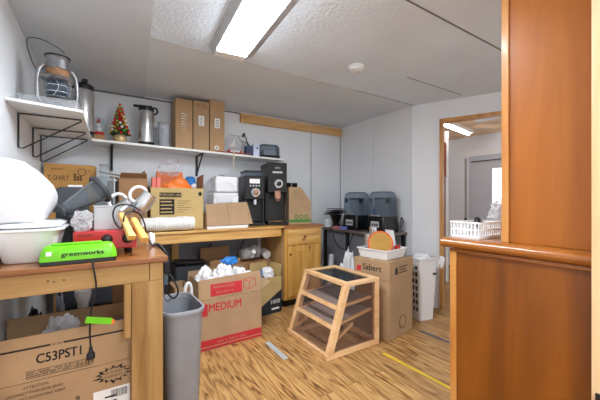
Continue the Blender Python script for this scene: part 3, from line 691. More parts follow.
# manila box
q0, q1 = px(151, 226, Y=3.2), px(203.5, 226, Y=3.2)
MX0, MX1 = q0.x, q1.x; ML = MX1 - MX0; mz = px(176, 187, Y=3.2).z
mb_ = thing('cardboard_box', 'manila cardboard box with dark printed panels holding orange goods', 'box', ((MX0 + MX1) / 2, 3.40, BENCH))
mH = mz - BENCH - .01; b = MB(); w = .004
b.box((0, 0, w / 2), (ML, .38, w))
for s_ in (-1, 1): b.box((s_ * (ML / 2 - w / 2), 0, mH / 2), (w, .38, mH)); b.box((0, s_ * (.19 - w / 2), mH / 2), (ML - 2 * w, w, mH))
b.build('box_body', CARDY, mb_)
MB().poly([(-.19, 0, .003), (.19, 0, .003), (.17, 0, .02), (-.17, 0, .02)], (0, w, 0)).build('flap', CARDY, mb_, xf=flap_matrix('left', ML, .38, mH, 40))
MB().poly([(-.19, 0, .003), (.1, 0, .003), (.09, 0, .13), (-.17, 0, .15)], (0, w, 0)).build('flap', CARDD, mb_, xf=flap_matrix('right', ML, .38, mH, 4))
pm = MB().span((-.17, -.1912, mH - .09), (.03, -.19, mH - .045)).build('printed_panel', BLKINK, mb_)
text('POPCORN 1000', CARDY and CARDY, pm, front(-.165, -.1915, mH - .08), .025, .19)
p2 = MB().span((-.17, -.1912, mH - .26), (-.035, -.19, mH - .11)).build('printed_panel', BLKINK, mb_)
l_ = MB()
for k in range(4): l_.span((-.16, -.1918, mH - .14 - k * .034), (-.06 + .01 * (k % 2), -.1912, mH - .128 - k * .034))
l_.build('printed_lines', CARDY, p2)
l_ = MB()
for k in range(6): l_.span((-.01, -.1912, mH - .13 - k * .022), (.12 - .03 * (k % 3), -.19, mH - .126 - k * .022))
l_.span((.02, -.1912, .05), (.1, -.19, .058)); l_.build('printed_lines', INK, mb_)
MB().poly([(.19, -.1912, mH - .05), (.215, -.1912, mH - .03), (.235, -.1912, mH - .055), (.21, -.1912, mH - .085)], (0, .0012, 0)).build('tear', BLKINK, mb_)
xc = (MX0 + MX1) / 2
single('orange_bag', 'orange plastic bag filling the top of the manila box', 'bag', MB().blob((0, 0, 0), (.165, .085, .12), 1, .25, 1.5, 4, flat=-.1, crease=.2), ORANGE, (xc + .02, 3.335, BENCH + mH - .02), smooth=30)
single('orange_box', 'upright orange packet behind the orange bag in the manila box', 'packet', MB().box((0, 0, 0), (.26, .035, .26), rot(x=-6)), ORANGE, (xc - .03, 3.49, BENCH + mH + .05), bevel=.004)
for k in range(2):
    single('coral_packet', ('coral coloured packet at the left corner of manila box, outer one', 'coral coloured packet at left of the orange bag, inner one')[k], 'packet', MB().box((0, 0, 0), (.034, .06, .3)), PINK, (MX0 + .03 + k * .04, 3.27, BENCH + mH - .05), bevel=.006, group='coral packets in the manila box')
bp_ = thing('blue_packet', 'blue and white packet at the right of the orange bag', 'packet', (xc + .175, 3.47, BENCH + mH + .06), 0)
MB().blob((0, 0, 0), (.06, .04, .085), 6, .2, 1.5, 3).build('packet_body', BLUE, bp_, smooth=40); MB().blob((.025, -.025, -.03), (.035, .025, .035), 9, .2, 2, 3).build('packet_label', PAPER, bp_, smooth=40)
single('clear_bag', 'crumpled clear plastic bag lying on top of the orange bag', 'bag', MB().blob((0, 0, 0), (.11, .09, .08), 11,   .35, 2, 4, crease=.3), BAGT, (xc - .05, 3.36, BENCH + mH + .215), smooth=25)
# stack of coffee filters on its side
A = px(141, 224, Y=3.12); B = px(194, 223, Y=3.12)
cf = MB(); zr = BENCH + .063; n = 60; prof = []
for k in range(n + 1):
    z = (B.x - A.x) * k / n; prof.append((.062 + (.004 if k % 2 else 0) * (1 + .5 * math.sin(k * 1.7)) - .003 * math.sin(k * .23), z))
prof = [(.02, 0)] + prof + [(.045, prof[-1][1] + .002), (.04, prof[-1][1] - .02)]
cf.lathe(prof, (0, 0, 0), rot(y=90), 32)
single('filter_stack', 'long stack of white paper coffee filters lying on the workbench edge', 'coffee filters', cf, FILTER, (A.x, 3.128, BENCH + .071), smooth=20)
# low carton with flap leaning forward
q0, q1 = px(204, 225, Y=3.14), px(252, 223, Y=3.14)
lx_ = (q0.x + q1.x) / 2 - .005; lw = q1.x - q0.x - .06
lc_ = thing('cardboard_box', 'low carton with a wide front flap raised before the white bag', 'box', (lx_, 3.33, BENCH), 1)
b = MB(); hh = .16
b.box((0, 0, .002), (lw, .36, .004))
for s_ in (-1, 1): b.box((s_ * (lw / 2 - .002), 0, hh / 2), (.004, .36, hh)); b.box((0, s_ * .178, .02 if s_ < 0 else hh / 2), (lw - .008, .004, .04 if s_ < 0 else hh))
b.build('box_body', CARDM, lc_)
fw = MB().poly([(-lw / 2 + .0, -.192, .03), (lw / 2 + .045, -.192, .035), (lw / 2 - .0, -.13, .275), (-lw / 2 + .0, -.13, .255)], (0, .004, .001)).build('flap', CARDM, lc_)
MB().span((-lw / 2, -.2, .0), (lw / 2 - .02, -.183, .026)).build('white_edge', WHITEPL, lc_)
MB().poly([(lw * .02, -.1922, .032), (lw * .025, -.1922, .032), (lw * .0, -.132, .262), (lw * -.005, -.132, .262)], (0, .001, 0)).build('crease', INK, lc_)
# white bag of cups on/behind it
wbx = px(222, 190, Y=3.35)
wbag = thing('white_bag', 'clear bag packed with white foam containers behind the low carton', 'bag', (wbx.x - .0, 3.375, BENCH + .17))
MB().box((.03, .0, .30), (.25, .22, .17)).build('foam_pack', WHITEPL, wbag, bevel=.02); MB().box((.02, 0, .105), (.28, .24, .2)).build('foam_pack', WHITEPL, wbag, bevel=.02)
MB().blob((0, 0, .19), (.2, .155, .215), 13, .18, 1.6, 4, flat=-.19, crease=.15).build('bag_film', BAGT, wbag, smooth=30)
# grinders
def grinder(name, label, loc, rz, hgt, wdt, dep, kind):
    t = thing(name, label, 'coffee grinder', loc, rz)
    MB().span((-wdt / 2, -dep / 2, 0), (wdt / 2, dep / 2, .04)).build('grinder_base', BLACK, t, bevel=.006)
    MB().span((-wdt / 2, -dep / 2 + .13, .041), (wdt / 2, dep / 2, hgt * .52)).build('grinder_column', BLACK, t, bevel=.004)
    MB().span((-wdt / 2, -dep / 2, hgt * .52 + .001), (wdt / 2, dep / 2, hgt)).build('grinder_head', BLACK, t, bevel=.008)
    y = -dep / 2
    dl_ = MB().lathe([(.052, 0), (.054, .012), (.046, .018)], (.01, y, hgt * .66), rot(x=90), 28).build('dial', STEEL, t, smooth=35)
    MB().lathe([(.03, 0), (.028, .022), (.02, .026)], (.01, y - .0185, hgt * .66), rot(x=90), 20).build('dial_knob', BLACK if kind else RUST, dl_, smooth=35)
    if kind:
        text('BUNN', STEEL, t, front(-.03, y - .0012, hgt * .9), .022, .06); MB().span((-.06, y - .001, hgt * .83), (.06, y, hgt * .86)).build('name_plate', LGREY, t)
        MB().poly([(-.03, y - .02, hgt * .42), (.03, y - .02, hgt * .42), (.035, y - .012, hgt * .55), (-.035, y - .012, hgt * .55)], (0, .05, 0)).build('spout', plain('copper_tone', (176, 128, 104), .4, .4), t, bevel=.004)
        MB().lathe([(.022, 0), (.018, .02)], (0, y - .0, hgt * .385), seg=16).build('spout_tip', RUST, t)
        for sx in (-1, 1): MB().span((sx * wdt / 2 - .006, y, .041), (sx * wdt / 2 + .006 - .0, y + .012, hgt * .52)).build('guard_post', BLACKM, t)
        MB().lathe([(.1, .041), (.105, .047), (.09, .05)], (-.0, y + .06, 0), seg=28).build('drip_tray', RUST, t, smooth=35)
    else:
        MB().span((-.06, y - .0015, hgt * .84), (.06, y, hgt * .93)).build('display_panel', PAPER, t)
        for k in range(4): MB().lathe([(.011, 0), (.01, .006)], (-.05 + k * .034, y, hgt * .795), rot(x=90), 12).build('button', LGREY, t)
        MB().rod((.01, y + .03, hgt * .42), (.01, y + .03, hgt * .52), .022).build('spout', STEEL, t, smooth=40)
        for sx in (-1, 1): MB().span((sx * (wdt / 2 - .015) - .008, y + .004, .041), (sx * (wdt / 2 - .015) + .008, y + .012, hgt * .52)).build('guard_post', BLACKM, t)
        MB().rrect([(hgt + .001, wdt / 2 - .01, dep / 2 - .02, .03), (hgt + .045, wdt / 2 - .02, dep / 2 - .05, .03)]).build('hopper', SMOKE, t, smooth=30); MB().span((-wdt / 2 + .01, -dep / 2 + .05, hgt + .046), (wdt / 2 - .01, dep / 2 - .03, hgt + .06)).build('hopper_lid', BLACK, t, bevel=.004)
    return t
q = px(254, 224, Y=3.3)
grinder('coffee_grinder', 'shorter black coffee grinder with white display panel left of the taller one', (q.x + .02, 3.43, BENCH), -10, .58, .235, .36, 0)
q = px(277, 224, Y=3.22)
grinder('coffee_grinder', 'taller black coffee grinder with round steel dial and copper spout', (q.x + .045, 3.40, BENCH), -12, .74, .235, .38, 1)
# carton with green print and black cups
cg = thing('cardboard_box', 'carton with sloping cut top and green leaf print beside the taller grinder', 'box', (2.06, 3.34, BENCH), -12)
hw_, hd = .145, .15
def sl(x): return .455 if x < .01 else .455 - (x - .01) * 1.35
for ys in (-hd, hd - .004):
    MB().poly([(-hw_, ys, 0), (hw_, ys, 0), (hw_, ys, sl(hw_)), (.01, ys, .455), (-hw_, ys, .455)], (0, .004, 0)).build('box_wall', CARDM, cg)
MB().span((-hw_, -hd + .0041, 0), (-hw_ + .004, hd - .0041, .455)).span((hw_ - .004, -hd + .0041, 0), (hw_, hd - .0041, sl(hw_))).span((-hw_ + .004, -hd + .0041, .0), (hw_ - .004, hd - .0041, .004)).build('box_wall', CARDM, cg)
MB().span((-hw_, -hd - .001, .025), (hw_, -hd, .058)).build('green_band', GRNINK, cg)
lm = MB()
for k in range(3): lm.ring((-.05 + k * .065, -hd, .09), .026, .003, rot(x=90), n=20, seg=6).ring((-.05 + k * .065, -hd, .09), .012, .003, rot(x=90), n=14, seg=6, sy=1.8)
lm.ring((-.06, -hd, .40), .018, .0025, rot(x=90), n=16, seg=6).span((-.08, -hd - .001, .36), (-.03, -hd, .364)).span((-.08, -hd - .001, .35), (-.04, -hd, .354)); lm.build('leaf_print', GRNINK, cg)
cpl = ['black paper cup stack standing in the green printed carton, left stack', 'black paper cup stack standing in the green printed carton, right stack']
for k in range(2):
    m_ = MB()
    m_.lathe([(.03, 0)] + [v for j in range(12) for v in ((.034, .40 + j * .009 - .01), (.038, .404 + j * .009 - .01))] + [(.034, .51)], seg=20)
    single('cup_stack', cpl[k], 'cups', m_, BLACK, (2.06 + (-.09, -.01)[k], 3.36 + (.02, .0)[k], BENCH + .0045), group='black cup stacks', smooth=30)

# ================================================================== SHELVES ON THE WALLS
SF = 3.42
def sz(x): return 1.818 - .0215 * (x + .1)            # the back shelf sags a little to the right: top surface
SX1 = px(285, 160, Y=SF).x
bs = thing('wall_shelf', 'long white wall shelf along the back wall above the workbench', 'shelf', (0, 0, 0))
b = MB(); x0 = -.105
b.poly([(x0, SF, sz(x0)), (SX1, SF, sz(SX1)), (SX1, SF, sz(SX1) - .022), (x0, SF, sz(x0) - .022)], (0, BACK - SF - .001, 0)); b.build('shelf_board', WHITEP, bs)
for xb in (px(112, 148, Y=3.5).x, px(202, 160, Y=3.5).x):
    zt = sz(xb) - .0225
    m_ = MB().span((xb - .012, BACK - .022, zt - .24), (xb + .012, BACK - .001, zt)).span((xb - .012, SF + .05, zt - .012), (xb + .012, BACK - .022, zt))
    m_.rod((xb, BACK - .02, zt - .22), (xb, SF + .06, zt - .01), .008); m_.build('bracket', BLACKM, bs)
ls = thing('wall_shelf', 'short white shelf on the left wall carried by black wire brackets', 'shelf', (0, 0, 0))
LS = 1.817
MB().poly([(LEFT + .001, 2.285, LS - .016), (-.118, 2.37, LS - .016), (-.106, SF - .002, LS - .016), (LEFT + .001, SF - .002, LS - .016)], (0, 0, .016)).build('shelf_board', WHITEP, ls)
for yb in (2.57, 3.03, 3.37):
    zt = LS - .0225; m_ = MB()
    m_.tube([(LEFT + .008, yb, zt), (-.135, yb, zt)], .005, n=1).tube([(LEFT + .008, yb, zt), (LEFT + .008, yb, zt - .215)], .005, n=1).tube([(LEFT + .008, yb, zt - .217), (LEFT + .03, yb, zt - .217), (-.135, yb, zt - .008)], .005, n=1)
    m_.build('bracket', BLACKM, ls)

# hurricane lantern on a clear plastic tray
q = px(60, 98, Y=2.55)
tr = MB().rrect([(0, .135, .15, .02), (.055, .145, .16, .02), (.055, .14, .155, .018), (.004, .13, .145, .018)])
single('plastic_tray', 'clear plastic tray under the old lantern on the left shelf', 'tray', tr, PLAST, (-.29, 2.54, LS + .0005), smooth=30)
la = thing('oil_lantern', 'old rusty tin hurricane lantern with round hood on the left shelf', 'lantern', (-.262, 2.54, LS + .0055), 20)
MB().lathe([(.055, 0), (.082, .006), (.088, .03), (.08, .05), (.05, .062), (.04, .07)], seg=28).build('fuel_tank', TIN, la, smooth=35)
MB().lathe([(.035, .0705), (.038, .08), (.062, .088), (.06, .096), (.03, .1)], seg=28).build('burner', TIN, la, smooth=35)
MB().lathe([(.04, .1005), (.058, .12), (.064, .145), (.056, .175), (.042, .195), (.04, .195), (.054, .175), (.06, .145), (.054, .12), (.037, .102)], seg=28).build('glass_globe', SMOKE, la, smooth=60)
MB().lathe([(.05, .1955), (.08, .2), (.086, .206), (.078, .222), (.06, .228)], seg=28).build('lower_hood', TIN, la, smooth=35)
MB().lathe([(.058, .2285), (.062, .27), (.06, .272)], seg=28).build('chimney_band', RUST, la, smooth=35)
MB().lathe([(.060, .2725), (.063, .276), (.06, .335), (.066, .342), (.064, .35), (.04, .352)], seg=28).build('chimney_hood', TIN, la, smooth=35)
MB().lathe([(.068, .3525), (.07, .358), (.03, .366)], seg=28).build('top_cap', plain('sooty_tin', (60, 58, 56), .5, .6, var=.2), la, smooth=35)
for s_ in (-1, 1):
    MB().tube([(s_ * .075, 0, .045), (s_ * .1, 0, .07), (s_ * .106, 0, .15), (s_ * .1, 0, .235), (s_ * .085, 0, .272), (s_ * .07, 0, .285)], .012).build('side_tube', TIN, la, smooth=60)
gm = MB()
for z_ in (.12, .16): gm.ring((0, 0, z_), .073, .0025, n=28, seg=6)
for a in (60, 120, 240, 300):
    gm.tube([(.073 * math.cos(R(a)), .073 * math.sin(R(a)), .09), (.08 * math.cos(R(a + 20)), .08 * math.sin(R(a + 20)), .15), (.073 * math.cos(R(a)), .073 * math.sin(R(a)), .21)], .0022, 6)
gm.build('globe_guard', STEEL, la, smooth=60)
MB().tube([(-.108, 0, .24), (-.13, .03, .32), (-.14, .06, .44), (-.07, .08, .475), (.02, .09, .46), (.06, .08, .43)], .003).build('bail_handle', DGREY, la, smooth=60)

# airpots
def airpot(label, loc, rz, h, r):
    t = thing('airpot', label, 'airpot', loc, rz, 'stainless airpots on the wall shelves')
    MB().lathe([(r * .96, 0), (r, .008), (r, .03), (r * .97, .032)], seg=32).build('airpot_base', BLACK, t, smooth=35)
    MB().lathe([(r * .97, .0325), (r * .985, .04), (r * .985, h * .78), (r * .9, h * .84)], seg=32).build('airpot_body', STEEL, t, smooth=35)
    MB().lathe([(r * .92, h * .84 + .0005), (r * .95, h * .87), (r * .93, h * .93), (r * .6, h * .96)], seg=32).build('airpot_lid', BLACK, t, smooth=35)
    MB().span((-r * 1.5, -.02, h * .93), (-r * .5, .02, h * .985)).span((-r * .6, -.018, h * .955), (r * .7, .018, h * .99)).build('pump_lever', BLACK, t, bevel=.006)
    MB().tube([(r * .8, 0, h * .95), (r * 1.25, 0, h * .93), (r * 1.32, 0, h * .84), (r * .98, 0, h * .78)], .009).build('carry_handle', BLACK, t, smooth=60)
    return t
airpot('tall stainless airpot with black lid at the back corner of the left shelf', (-.165, 3.30, LS + .0005), 100, .47, .085)
p = px(146, 150, Y=3.55)
airpot('stainless airpot with black pump lid beside the little christmas tree', (p.x, 3.53, sz(p.x) + .002), -8, .42, .078)
# snow globe figure
p = px(98, 136, Y=3.52)
sg = thing('snow_globe', 'red and white christmas snow globe on a brown base beside the tall airpot', 'ornament', (p.x + .005, 3.5, sz(p.x) + .002))
MB().span((-.05, -.05, 0), (.05, .05, .05)).build('globe_base', CARDD, sg, bevel=.004)
MB().lathe([(.045, .0505), (.05, .06), (.046, .075)], seg=20).build('red_collar', RED, sg, smooth=35)
MB().ball((0, 0, .105), (.028, .028, .03)).ball((0, 0, .148), (.02, .02, .02)).build('snowman_body', WHITEPL, sg, smooth=60)
MB().lathe([(.022, .165), (.018, .175), (.002, .215)], seg=16).build('red_hat', RED, sg, smooth=35)
MB().lathe([(.046, .0755), (.062, .11), (.062, .16), (.045, .2), (.01, .225)], seg=24, cap0=False, cap1=False).build('glass_dome', GLASS, sg, smooth=60)
# little christmas tree
p = px(120, 146, Y=3.52)
ct = thing('christmas_tree', 'miniature decorated christmas tree in a pot on the back shelf', 'ornament', (p.x, 3.52, sz(p.x) + .002))
MB().lathe([(.045, 0), (.06, .02), (.062, .055), (.05, .075)], seg=20).build('tree_pot', plain('gilt_pot', (196, 168, 120), .35, .3, var=.2), ct, smooth=35)
fol = MB()
for k in range(7):
    r_ = .085 * (1 - k / 7.6); zz = .075 + k * .04
    pr = []
    seg = 22
    rs = [[Vector((r * (1 + .14 * ((j % 2) * 2 - 1)) * math.cos(2 * PI * j / seg), r * (1 + .14 * ((j % 2) * 2 - 1)) * math.sin(2 * PI * j / seg), zz + dz)) for j in range(seg)] for r, dz in ((r_ * .5, .0), (r_, .004), (r_ * .35, .06))]
    fol.rings(rs)
fol.build('foliage', plain('fir_green', (34, 74, 38), .7, var=.3, scale=40), ct)
cols = [plain('bauble_red', (200, 30, 34), .25), plain('bauble_gold', (222, 178, 72), .25, .5), plain('bauble_white', (238, 234, 226), .4), plain('bauble_green', (70, 160, 60), .3)]
for k in range(92):
    f_ = (k + .5) / 92; a = k * 2.4; zz = .082 + .27 * f_; r_ = .086 * (1 - f_ * .86)
    MB().ball((r_ * math.cos(a), r_ * math.sin(a), zz), (.0135,) * 3, 2).build('bauble', cols[(0, 1, 0, 2, 3, 1, 0)[(k * 3 + k // 5) % 7]], ct, smooth=60)
MB().ball((0, 0, .375), (.012, .012, .02), 2).build('tree_topper', cols[0], ct, smooth=60)
# clear pitcher
p = px(163, 150, Y=3.52)
cp = thing('clear_jug', 'empty clear plastic jug between the airpot and tall cartons', 'jug', (p.x + .01, 3.53, sz(p.x) + .002), 150)
MB().lathe([(.05, 0), (.055, .01), (.058, .2), (.062, .25), (.058, .25), (.054, .2), (.05, .012)], seg=28).build('jug_body', PLAST, cp, smooth=35)
MB().lathe([(.06, .2505), (.063, .258), (.03, .27)], seg=28).build('jug_lid', PLAST, cp, smooth=35)
MB().tube([(.058, 0, .06), (.1, 0, .08), (.1, 0, .19), (.06, 0, .21)], .008).build('jug_handle', PLAST, cp, smooth=60)
MB().lathe([(.052, -.0005), (.054, .012), (.02, .013)], seg=24).build('jug_base', MGREY, cp, smooth=35)
# three tall cartons
labs = ['leftmost tall upright carton with white scrawl on the back shelf', 'middle tall upright carton with two round stickers on the back shelf', 'rightmost tall upright carton of the three on the back shelf, tallest']
for i, (xl, xr, zt) in enumerate(((175.5, 192.5, 2.335), (193.5, 209, 2.34), (210, 224.5, 2.378))):
    A = px(xl, 140, Y=SF + .03).x; B = px(xr, 140, Y=SF + .03).x; z0 = sz((A + B) / 2) + .003
    t = thing('tall_carton', labs[i], 'box', ((A + B) / 2, SF + .03 + .13, z0), 0, 'tall cartons on the back shelf')
    hh = zt - z0; W2 = (B - A) / 2
    MB().span((-W2, -.13, 0), (W2, .13, hh)).build('box_body', (CARD, CARDM, CARD)[i], t, bevel=.002)
    if i == 0:
        s_ = MB()
        for k in range(7):
            zz = .2 + k * .027; s_.tube([(-.025, -.1308, zz), (-.005 + .02 * math.sin(k * 3), -.1308, zz + .014), (.025, -.1308, zz + .004)], .0035, 6, 4)
        s_.build('handwriting', WINK, t, smooth=60)
    else:
        l_ = MB().span((-.03, -.1312, .27), (.03, -.1301, .38)).build('carton_label', PAPER, t)
        m_ = MB()
        for k in range(5): m_.span((-.02, -.1316, .285 + k * .018), (.02 - .008 * (k % 2), -.1312, .291 + k * .018))
        m_.build('label_print', INK, l_)
    if i == 1:
        for sx in (-1, 1): MB().lathe([(.025, 0), (.025, .001)], (sx * .033, -.13, hh - .05), rot(x=90), 20).build('round_sticker', CARDD, t)
        MB().poly([(-W2, -.13, hh + .001), (W2, -.13, hh + .001), (W2 - .01, -.05, hh + .03), (-W2 + .01, -.05, hh + .03)], (0, .003, .002)).build('flap', CARDD, t)
# right-hand things on the shelf
p = px(217, 154, Y=SF + .04)
single('tape_roll', 'small white tape roll standing on a brown board at the shelf front', 'tape roll', MB().ring((0, 0, .028), .019, .009, rot(x=90), n=24, seg=8), WHITEPL, (px(216.5, 150, Y=SF + .02).x, SF + .014, sz(p.x) + .0185), smooth=60)
p = px(233, 156, Y=SF + .07)
single('brown_board', 'flat dark brown board lying along the front of the back shelf', 'board', MB().span((-.21, -.012, 0), (.22, .012, .011)), REDW, (p.x - .01, SF + .013, sz(p.x) + .006))
p = px(235, 150, Y=SF + .12)
bq = thing('clear_bag', 'clear bag with red and white contents on the back shelf', 'bag', (p.x, SF + .17, sz(p.x) + .004))
MB().blob((0, 0, .12), (.12, .08, .14), 17, .15, 1.5, 4, flat=-.12, crease=.08).build('bag_film', BAGT, bq, smooth=25)
MB().box((.0, -.02, .035), (.17, .08, .05), rot(z=4)).build('red_contents', RED, bq, bevel=.01); MB().box((0, -.062, .045), (.12, .006, .02), rot(z=4)).build('white_stripe', PAPER, bq); MB().poly([(-.06, -.02, .1), (.02, -.03, .1), (.0, -.03, .2)], (0, .01, 0)).build('white_card', PAPER, bq)
p = px(254, 154, Y=SF + .05)
ub = thing('small_box', 'small navy and white box at the right part of the back shelf', 'box', (p.x, SF + .1, sz(p.x) + .004), -8)
MB().span((-.09, -.05, 0), (-.001, .06, .12)).build('box_side', NAVY, ub); MB().span((0, -.05, 0), (.075, .06, .145)).build('box_front', plain('pale_blue_card', (206, 214, 232), .6), ub); MB().lathe([(.012, 0), (.012, .001)], (.05, -.05, .1), rot(x=90), 14).build('print_dot', BLKINK, ub)
p = px(270, 156, Y=SF + .08)
sb = thing('display_box', 'smoked grey plastic machine cover at the right end of back shelf', 'appliance', (p.x + .01, SF + .15, sz(p.x) + .006), -6)
MB().rrect([(0, .125, .1, .02), (.02, .13, .105, .02), (.03, .125, .1, .02)]).build('cover_base', BLACK, sb, smooth=30)
MB().rrect([(.031, .125, .1, .03), (.13, .125, .1, .03), (.17, .11, .085, .04), (.175, .08, .06, .03)]).build('smoked_cover', SMOKE, sb, smooth=50)
MB().span((-.08, -.05, .032), (.08, .06, .1)).build('inner_block', LGREY, sb)
p0_ = px(246, 128, Y=SF + .15)
wr = MB()
zz = sz(p0_.x)
wr.tube([(-.0, 0, .30), (.03, -.01, .26), (.05, 0, .2), (.09, .01, .15), (.1, 0, .06), (.07, .0, .007)], .006).tube([(-.02, 0, .21), (.05, .01, .19), (.08, .0, .12), (.03, 0, .14), (-.03, 0, .2)], .005).tube([(.04, .02, .24), (.1, .01, .14), (.14, 0, .06), (.13, .0, .007)], .005)
wr.box((.005, 0, .285), (.03, .02, .05), rot(y=30))
single('cable_bundle', 'bundle of grey cables standing up behind the small navy box', 'cables', wr, DGREY, (p0_.x - .0, SF + .24, zz + .002), smooth=60)
p = px(234, 146, Y=SF - .012)
cd = MB().tube([(0, .04, .02), (0, .004, .02), (0, -.007, .008), (.002, -.007, -.05), (-.004, -.007, -.12), (.004, -.007, -.2)], .007)
single('hanging_strap', 'beige strap hanging from the back shelf above the white bag', 'strap', cd, plain('beige_cloth', (214, 196, 170), .9), (p.x, SF, sz(p.x) + .006), smooth=60)

# ================================================================== UNDER THE WORKBENCH / FLOOR
# moving carton lettered MEDIUM
A = px(198.5, 353, Z=0); B = px(261.5, 336, Z=0)
L_ = (B - A).length; ang = math.degrees(math.atan2(B.y - A.y, B.x - A.x)); W_, H_ = .42, .42
mid = (A + B) / 2; nrm = Vector((-math.sin(R(ang)), math.cos(R(ang)), 0))
ctr = mid + nrm * W_ / 2
mc = thing('moving_box', 'open moving carton lettered MEDIUM in red full of white paper', 'box', ctr, ang)
b = MB(); w = .005
b.box((0, 0, w / 2), (L_, W_, w))
for s_ in (-1, 1): b.box((s_ * (L_ / 2 - w / 2), 0, H_ / 2), (w, W_, H_)); b.box((0, s_ * (W_ / 2 - w / 2), H_ / 2), (L_ - 2 * w, w, H_))
b.build('box_body', CARDM, mc)
FM = flap_matrix('front', L_, W_, H_, -4)
fl = MB().poly([(-L_ / 2, 0, .003), (L_ / 2, 0, .003), (L_ / 2 - .004, 0, .185), (-L_ / 2 + .004, 0, .165)], (0, w, 0)).build('flap', CARDM, mc, xf=FM)
for sd, an, ln in (('left', -12, .13), ('right', 60, .12), ('back', -8, .17)):
    wd = (L_ if sd == 'back' else W_) - .014
    MB().poly([(-wd / 2, 0, .003), (wd / 2, 0, .003), (wd / 2 - .006, 0, ln), (-wd / 2 + .006, 0, ln)], (0, w, 0)).build('flap', CARDM, mc, xf=flap_matrix(sd, L_, W_, H_, an))
y = -W_ / 2
text('MEDIUM', REDINK, mc, front(-L_ / 2 + .085, y - .0006, H_ - .105), .066, .285, bold=.02)
MB().span((-L_ / 2 + .02, y - .001, H_ - .135), (-L_ / 2 + .075, y, H_ - .035)).build('red_square', REDINK, mc)
MB().span((-L_ / 2, y - .001, .03), (L_ / 2, y, .085)).span((-L_ / 2, y - .001, .004), (L_ / 2, y, .022)).build('red_band', REDINK, mc)
text('18 IN  X  18 IN  X  16 IN', CARDM, mc, front(0, y - .0016, .044), .02, .25, align='CENTER')
rb = MB().span((-L_ / 2 + .1, -.001, .02), (L_ / 2 - .19, 0, .12)).build('red_panel', REDINK, fl, xf=FM)
text('MOVING BOXES', CARDM, rb, FM @ front(-.07, -.0015, .085), .018, .19, align='CENTER'); text('18 X 18 X 16', CARDM, rb, FM @ front(-.06, -.0015, .04), .018, .15, align='CENTER')
ic = MB(); X0, Z0 = L_ / 2 - .175, .035
def ln(a, b_): ic.tube([(X0 + a[0], -.0005, Z0 + a[1]), (X0 + b_[0], -.0005, Z0 + b_[1])], .0022, 6, 1)
for a, b_ in (((0, .02), (.0, .085)), ((0, .02), (.055, 0)), ((.055, 0), (.055, .065)), ((0, .085), (.055, .065)), ((.055, 0), (.115, .02)), ((.115, .02), (.115, .085)), ((.055, .065), (.115, .085)), ((0, .085), (.06, .1)), ((.06, .1), (.115, .085))): ln(a, b_)
ic.build('box_icon', REDINK, fl, xf=FM)
def on(cx_, cy_, z): return ctr + Matrix.Rotation(R(ang), 3, 'Z') @ Vector((cx_, cy_, 0)) + Vector((0, 0, z))
for k, (a, c_, z_) in enumerate(((-.15, -.09, .47), (.01, -.08, .52), (.17, -.09, .48), (-.15, .085, .5), (.01, .09, .52), (.175, .085, .48))):
    single('crumpled_paper', 'crumpled white paper heaped in the MEDIUM moving carton', 'paper', MB().blob((0, 0, 0), (.08, .078, .12), 20 + k, .4, 1.4, 4, crease=.3), PAPER, on(a, c_, z_), group='white paper in the moving carton', smooth=22)
single('blue_packet', 'blue and white crinkled packet at the back of the MEDIUM moving carton', 'packet', MB().blob((0, 0, 0), (.08, .04, .04), 31, .4, 2, 3, crease=.5), BLUE, on(.1, .11, .66), smooth=30)
single('white_handle_bag', 'white carrier bag handle poking up at left of the MEDIUM moving carton', 'bag', MB().tube([(-.02, 0, -.2), (-.025, 0, 0), (0, 0, .06), (.025, 0, 0), (.02, 0, -.2)], .014).box((0, 0, -.345), (.08, .05, .29)), WHITEPL, on(-L_ / 2 - .06, -.12, .50), smooth=60)
# support bag body below handle so it stands on floor
single('paper_sack', 'tan paper sack standing at left of the MEDIUM moving carton', 'sack', MB().rrect([(0, .06, .12, .02), (.5, .065, .12, .02), (.5, .058, .112, .018), (.01, .052, .112, .018)]), CARDM, on(-L_ / 2 - .08, .12, 0), rz=ang, smooth=30)
# brown carton flat + dark box behind
bk = carton('cardboard_box', 'dim open brown carton behind the MEDIUM carton under workbench', (1.09, 3.40, 0), 4, .36, .32, .55, CARDD, [('back', -6, .16), ('front', 10, .06)])
single('black_tray', 'flat black lid lying tilted at the left of the dim brown carton', 'lid', MB().box((0, 0, 0), (.3, .22, .012), rot(y=5)), BLACK, (.73, 3.22, .63), bevel=.004)
single('dark_bin', 'low dark grey bin on floor left of the dim brown carton', 'bin', MB().rrect([(0, .13, .14, .03), (.6, .15, .16, .03), (.6, .142, .152, .025), (.01, .122, .132, .025)]), DGREY, (.72, 3.3, 0), smooth=30)
hs_ = MB().tube([px(211, 243, Y=3.64), px(209, 251, Y=3.63), px(211, 258, Y=3.62), px(217, 263, Y=3.62), px(224, 266, Y=3.62)], .009)
single('grey_hose', 'grey hose curving down under the workbench behind the moving carton', 'hose', hs_, DGREY, smooth=60)
single('wall_cable', 'thin grey cord hanging down the wall below the workbench right side', 'cord', MB().tube([(1.52, 3.70, .84), (1.50, 3.69, .75), (1.44, 3.68, .62), (1.40, 3.69, .5), (1.40, 3.7, .02)], .006), DGREY, smooth=60)
